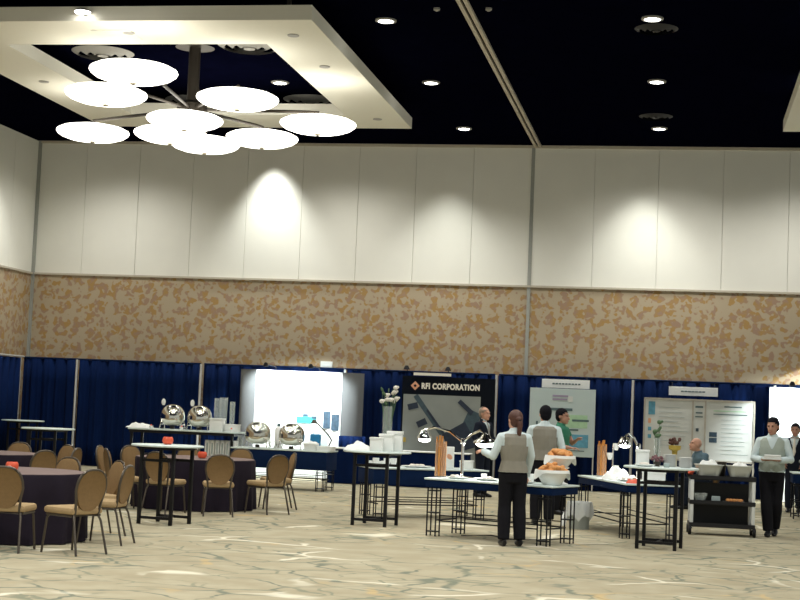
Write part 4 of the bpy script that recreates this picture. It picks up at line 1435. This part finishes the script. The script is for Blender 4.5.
HIPZ = .90
def person(label, loc, rotz, height, J, skin='skin', shirt='shirt', vest=None, trousers='black_cloth', hair='hair_dark', hairstyle='short',
           head_yaw=0.0, head_pitch=0.0, female=False, jacket=None, tie=None, short_sleeve=False, belly=1.0, shirt_front=None, apron_tail=False, curl=(.5, .5)):
    """local frame: feet at z=0, facing -Y.  J overrides joints (metres for a 1.75 m body)"""
    k = height / 1.75
    t = thing('person', label, 'person', loc, rotz)
    P = dict(hipL=(.088, 0, HIPZ), hipR=(-.088, 0, HIPZ), kneeL=(.095, -.015, .50), kneeR=(-.095, -.015, .50), ankL=(.10, .03, .085), ankR=(-.10, .03, .085),
             footL=(0.03, -1, 0), footR=(-0.03, -1, 0),
             shL=(.183, 0, 1.388), shR=(-.183, 0, 1.388), elL=(.235, .03, 1.14), elR=(-.235, .03, 1.14), wrL=(.235, -.07, .90), wrR=(-.235, -.07, .90),
             handL=(0, -.2, -1), handR=(0, -.2, -1), palmL=(-1, 0, 0), palmR=(1, 0, 0), hip=(0, 0, HIPZ), chest=(0, 0, 1.30), neck=(0, .005, 1.475), head=(0, -.02, 1.602))
    P.update(J)
    V = {a: Vector(b) for a, b in P.items()}
    sw = .92 if female else 1.0
    for n in ('shL', 'shR'):
        V[n].x *= sw
    hip, chest, neck = V['hip'], V['chest'], V['neck']
    waist = hip.lerp(chest, .48)
    shm = chest.lerp(neck, .55)
    def torso(b, off, z0=None, top=True, seg=20, wide=1.0):
        wv = .125 if female else .145 * (1 + .12 * (belly - 1))
        pts = [hip + Vector((0, 0, -.06)), hip + Vector((0, 0, .04)), waist, waist.lerp(chest, .55), chest, shm, shm.lerp(neck, .55)]
        rad = [(.155, .115), (.165, .122), (wv, .105 * belly), ((.15 if female else .160), .115 * (1 + (belly - 1) * .6)), (.168 * sw, .118), (.165 * sw * wide, .100), (.105 * wide, .075)]
        if top:
            pts += [neck + Vector((0, 0, .015)), neck.lerp(V['head'], .55)]
            rad += [(.060, .060), (.054, .058)]
        rad = [(a + off, c + off) for a, c in rad]
        if z0 is not None:
            pts, rad = pts[z0:], rad[z0:]
        b.loft(pts, rad, side=(1, 0, 0), seg=seg)
    def leg(b, s, off, extra=0.0, foot=True):
        h_, kn, an = V['hip' + s], V['knee' + s], V['ank' + s]
        b.loft([h_ + Vector((0, 0, .03)), h_.lerp(kn, .3), h_.lerp(kn, .75), kn, kn.lerp(an, .3), kn.lerp(an, .8), an],
               [.085 + off, .080 + off, .060 + off + extra * .4, .054 + off + extra * .6, .054 + off + extra * .8, .040 + off + extra, .036 + off + extra], seg=14)
    def arm(b, s, off, upto=1.0):
        sh, el, wr = V['sh' + s], V['el' + s], V['wr' + s]
        pts = [sh + (Vector((0, 0, chest.z + .1)) - sh) * .12 + Vector((0, 0, .005)), sh, sh.lerp(el, .5), el, el.lerp(wr, .4), wr]
        rad = [.040 + off, .046 + off, .045 + off, .039 + off, .037 + off, .027 + off]
        if upto < 1:
            pts, rad = pts[:3], rad[:3]
        b.loft(pts, rad, seg=12)
        b.ell(sh, (.047 + off, .050 + off, .042 + off), 12, 8)
        if upto >= 1:
            b.ell(el, (.038 + off,) * 3, 10, 8)
    # ---- body
    b = MB()
    torso(b, -.008, wide=.9)
    for s in 'LR':
        leg(b, s, 0)
        arm(b, s, 0 if short_sleeve else -.006)
        f_ = Vector(V['foot' + s]).normalized()
        an = V['ank' + s]
        b.loft([an - f_ * .05 + Vector((0, 0, -.03)), an + f_ * .03 + Vector((0, 0, -.035)), an + f_ * .12 + Vector((0, 0, -.055)), an + f_ * .165 + Vector((0, 0, -.063))],
               [(.032, .036), (.040, .036), (.042, .022), (.030, .015)], side=f_.cross(Vector((0, 0, 1))), seg=12)
        hand(b, V['wr' + s], V['hand' + s], V['palm' + s], curl[0 if s == 'L' else 1], 1, 1 if s == 'R' else -1)
    HC = V['head']
    HR = (Matrix.Rotation(head_yaw, 3, 'Z') @ Matrix.Rotation(head_pitch, 3, 'X')) * 1.09
    hp = lambda x, y, z: HC + HR @ Vector((x, y, z))
    b.ell(HC + HR @ Vector((0, .012, .030)), (.074, .094, .090), 20, 14, HR)
    b.ell(hp(0, -.022, -.035), (.058, .072, .078), 18, 12, HR)
    b.ell(hp(0, -.070, -.090), (.026, .022, .020), 10, 8, HR)
    b.loft([hp(0, -.084, .018), hp(0, -.102, -.012), hp(0, -.113, -.030), hp(0, -.092, -.040)], [.009, .011, .014, .010], seg=8)
    for sx in (-1, 1):
        b.ell(hp(sx * .076, .012, .0), (.009, .020, .030), 10, 8, HR)
        b.ell(hp(sx * .030, -.082, .033), (.022, .010, .007), 8, 6, HR)
    body = b.build('body', skin, t)
    remesh(body, .0085, 3)
    for sx in (-1, 1):
        MB().ell(hp(sx * .030, -.088, .012), (.012, .007, .007), 10, 8, HR).build('eye', 'eye', t)
    MB().ell(hp(0, -.092, -.062), (.022, .008, .007), 10, 8, HR).build('mouth', 'lip', t)
    # ---- trousers
    b = MB()
    for s in 'LR':
        leg(b, s, .018, .022)
    b.loft([hip + Vector((0, 0, -.09)), hip + Vector((0, 0, .02)), hip.lerp(chest, .30)], [(.160, .125), (.180, .140), (.158 if not female else .142, .125 * max(1, belly * .97))], side=(1, 0, 0), seg=20)
    remesh(b.build('trousers', trousers, t), .012, 3)
    # ---- shoes
    for s in 'LR':
        f_ = Vector(V['foot' + s]).normalized()
        an = V['ank' + s]
        z = lambda h_: Vector((0, 0, h_ - .085))
        b = MB()
        b.loft([an - f_ * .075 + z(.042), an - f_ * .04 + z(.050), an + f_ * .03 + z(.052), an + f_ * .12 + z(.036), an + f_ * .185 + z(.028), an + f_ * .205 + z(.022)],
               [(.025, .034), (.040, .048), (.046, .050), (.050, .034), (.036, .026), (.012, .012)], side=f_.cross(Vector((0, 0, 1))), seg=14)
        b.build('shoe', 'shoe', t)
    # ---- shirt
    top_m = jacket or shirt
    b = MB()
    torso(b, .019, 1, top=False, wide=1.12)
    for s in 'LR':
        arm(b, s, .017 if not jacket else .022, .5 if short_sleeve else 1.0)
    b.loft([neck + Vector((0, .01, -.06)), neck + Vector((0, .004, -.01)), neck + Vector((0, -.004, .030))], [(.112, .092), (.076, .075), (.070, .072)], side=(1, 0, 0), seg=16)
    b.loft([V['shL'].lerp(neck, .05), V['shL'].lerp(neck, .5) + Vector((0, .004, -.035)), neck + Vector((0, .006, -.05)), V['shR'].lerp(neck, .5) + Vector((0, .004, -.035)), V['shR'].lerp(neck, .05)],
           [.056, .070, .082, .070, .056], side=(0, 1, 0), seg=14)
    so = b.build('jacket' if jacket else 'shirt', top_m, t)
    remesh(so, .011, 3)
    if not short_sleeve:
        for s in 'LR':
            wr, el = V['wr' + s], V['el' + s]
            d = (wr - el).normalized()
            MB().loft([wr - d * .035, wr - d * .012, wr + d * .004], [.046, .047, .044], seg=14).build('cuff', shirt, t)
    if jacket:
        # shirt front, collar and tie show in the opening
        cut(so, lambda c: c.y < chest.y - .03 and chest.z - .12 < c.z and abs(c.x) < .085 * (c.z - (chest.z - .12)) / .25 and c.z < neck.z + .05)
        b = MB()
        torso(b, .006, 2, top=False)
        b.loft([neck + Vector((0, .01, -.06)), neck + Vector((0, .004, -.01)), neck + Vector((0, -.004, .035))], [(.098, .078), (.066, .064), (.063, .063)], side=(1, 0, 0), seg=16)
        remesh(b.build('shirt', shirt, t), .012, 2)
    if vest:
        b = MB()
        vz = .034
        torso(b, vz, 1, top=False, wide=1.02)
        vo = b.build('vest', vest, t)
        remesh(vo, .006, 6)
        # armholes and the V at the front
        cut(vo, lambda c: (c.z > chest.z - .02 and abs(c.x) > (.172 if not female else .155) * sw) or (c.z > shm.z + .055)
            or (c.y < 0 and c.z > chest.z - .02 and abs(c.x) < .012 + .075 * (c.z - chest.z + .02) / .18)
            or (c.y < -.02 and c.z < hip.z + .085 + .0 and abs(abs(c.x) - .0) < .015)
            or c.z < hip.z + .045 + (.35 * abs(abs(c.x) - .07) if c.y < 0 else .0))
    if tie:
        MB().loft([neck + Vector((0, -.085, -.03)), chest + Vector((0, -.133, .04)), chest + Vector((0, -.135, -.12)), chest + Vector((0, -.128, -.20))], [(.018, .006), (.022, .006), (.034, .006), (.004, .004)], side=(1, 0, 0), seg=8).build('tie', tie, t)
    # ---- hair
    if hairstyle != 'bald':
        b = MB()
        b.ell(HC + HR @ Vector((0, .020, .040)), (.084, .100, .096), 28, 20, HR)
        b.ell(HC + HR @ Vector((0, .042, -.005)), (.076, .072, .075), 24, 16, HR)
        ho = b.build('hair', hair, t)
        remesh(ho, .0075, 3)
        inv = HR.inverted()
        def face_zone(c):
            q = inv @ (c - HC)
            return (q.y < -.030 and q.z < .068 - (.02 if abs(q.x) > .05 else 0)) or (abs(q.x) > .05 and q.y < .02 and q.z < .02) or q.z < -.075
        if hairstyle == 'receding':
            fz = lambda c: face_zone(c) or ((inv @ (c - HC)).y < .03 and (inv @ (c - HC)).z > .075)
            cut(ho, fz)
        else:
            cut(ho, face_zone)
        if hairstyle == 'ponytail':
            b = MB()
            b.ell(hp(0, .10, .02), (.045, .04, .04), 14, 10, HR)
            b.loft([hp(0, .10, .03), hp(0, .135, -.04), hp(.0, .125, -.14), hp(0, .11, -.22)], [(.030, .028), (.036, .030), (.030, .024), (.010, .010)], seg=12)
            b.build('ponytail', hair, t)
            MB().lathe([(.030, -.010), (.034, 0), (.030, .010)], hp(0, .112, .012), 14).build('hair_tie', 'black_metal', t)
    t.scale = (k, k, k)
    return t

# waitress, back three-quarters, reaching left toward the heat lamp
person('waitress with ponytail in grey vest seen from behind, reaching toward the heat lamp', (-2.0, 18.86, 0), R(196), 1.66,
       dict(elR=(-.235, -.06, 1.16), wrR=(-.21, -.20, .90), handR=(0, -.45, -1), palmR=(.6, .4, 0),
            elL=(.0, 0, 0), ankL=(.105, .05, .085), ankR=(-.11, .02, .085)) | dict(elL=(.27, .0, 1.14), wrL=(.36, -.20, 1.19), handL=(.5, -.8, .1), palmL=(-.3, 0, -1)),
       vest='vest', hair='hair_brown', hairstyle='ponytail', female=True, head_yaw=R(18))
# waiter in vest, seen from behind, beyond the buffet
person('waiter with dark hair in grey vest seen from behind beyond the bread bowls', (-1.97, 22.75, 0), R(188), 1.76,
       dict(elL=(.27, -.03, 1.15), wrL=(.20, -.25, 1.05), handL=(-.3, -1, .1), palmL=(0, 0, -1), elR=(-.26, .0, 1.13), wrR=(-.25, -.14, .90)),
       vest='vest', head_yaw=R(10))
# man in green polo
person('dark-haired man in green polo in profile before the pale poster', (-1.93, 25.4, 0), R(70), 1.74,
       dict(elL=(.24, -.10, 1.17), wrL=(.17, -.20, 1.22), handL=(-.4, -.7, .5), palmL=(0, 0, -1), elR=(-.24, -.02, 1.14), wrR=(-.14, -.24, 1.10), handR=(.3, -1, 0), palmR=(0, 0, -1)),
       shirt='polo', skin='skin2', short_sleeve=True)
# standing man in dark suit
person('standing man with receding hair in dark suit before the black banner', (-3.72, 29.4, 0), R(62), 1.73,
       dict(elL=(.25, -.02, 1.15), wrL=(.20, -.22, 1.0), elR=(-.25, .02, 1.15), wrR=(-.22, -.16, .95)),
       jacket='suit', hair='hair_grey', hairstyle='receding', tie='tie', trousers='suit')
# waiter walking toward the camera with folded napkins
wt = person('waiter in sage vest walking toward camera holding folded white napkins', (1.31, 22.95, 0), R(-6), 1.72,
       dict(elL=(.265, .0, 1.13), wrL=(.115, -.235, 1.12), handL=(-1, -.25, .0), palmL=(0, .3, 1), elR=(-.265, .0, 1.13), wrR=(-.125, -.235, 1.12), handR=(1, -.25, 0), palmR=(0, .3, 1),
            kneeL=(.075, .03, .49), ankL=(.05, .20, .12), footL=(0, -1, -.2), kneeR=(-.065, -.07, .50), ankR=(-.03, -.06, .085)),
       skin='skin2', vest='vest_green', head_yaw=R(-18), head_pitch=R(6))
nk = thing('folded_napkins', 'stack of folded white napkins held by the walking waiter', 'napkins', (1.31 - .02, 22.95 - .30, 1.105), R(-6))
for kk in range(3):
    MB().box((.004 * kk, 0, .014 + kk * .024), (.27 - .02 * kk, .13, .022), rot=.06 * kk, bevel=.008).build('napkin', 'white', nk)
# seated bald man reading
person('bald man in blue-grey shirt seated behind the cart, head bowed to the left', (.45, 29.1, 0), R(-62), 1.74,
       dict(hip=(0, .02, .50), hipL=(.09, .0, .50), hipR=(-.09, .0, .50), kneeL=(.12, -.44, .52), kneeR=(-.12, -.44, .52), ankL=(.12, -.42, .085), ankR=(-.12, -.42, .085),
            chest=(0, -.07, .87), neck=(0, -.14, 1.05), head=(0, -.20, 1.185), shL=(.185, -.09, .99), shR=(-.185, -.09, .99), elL=(.25, -.16, .74), elR=(-.25, -.16, .74),
            wrL=(.10, -.36, .73), wrR=(-.10, -.36, .73), handL=(-.5, -1, 0), handR=(.5, -1, 0), palmL=(0, 0, -1), palmR=(0, 0, -1)),
       shirt='bluegrey', hairstyle='bald', head_pitch=R(-12), trousers='suit')
sc_ = dup(chair0, (.45, 29.1, 0), R(-62) + PI, 'tan chair under the bald seated man behind the cart')
# dark suited man at right edge
person('dark-haired man in black suit and pale tie at the right picture edge', (2.10, 29.6, 0), R(-12), 1.66,
       dict(elL=(.25, -.03, 1.15), wrL=(.15, -.22, 1.0), elR=(-.25, -.03, 1.15), wrR=(-.15, -.22, 1.0)),
       jacket='suit', skin='skin2', tie='banner_text', trousers='suit')
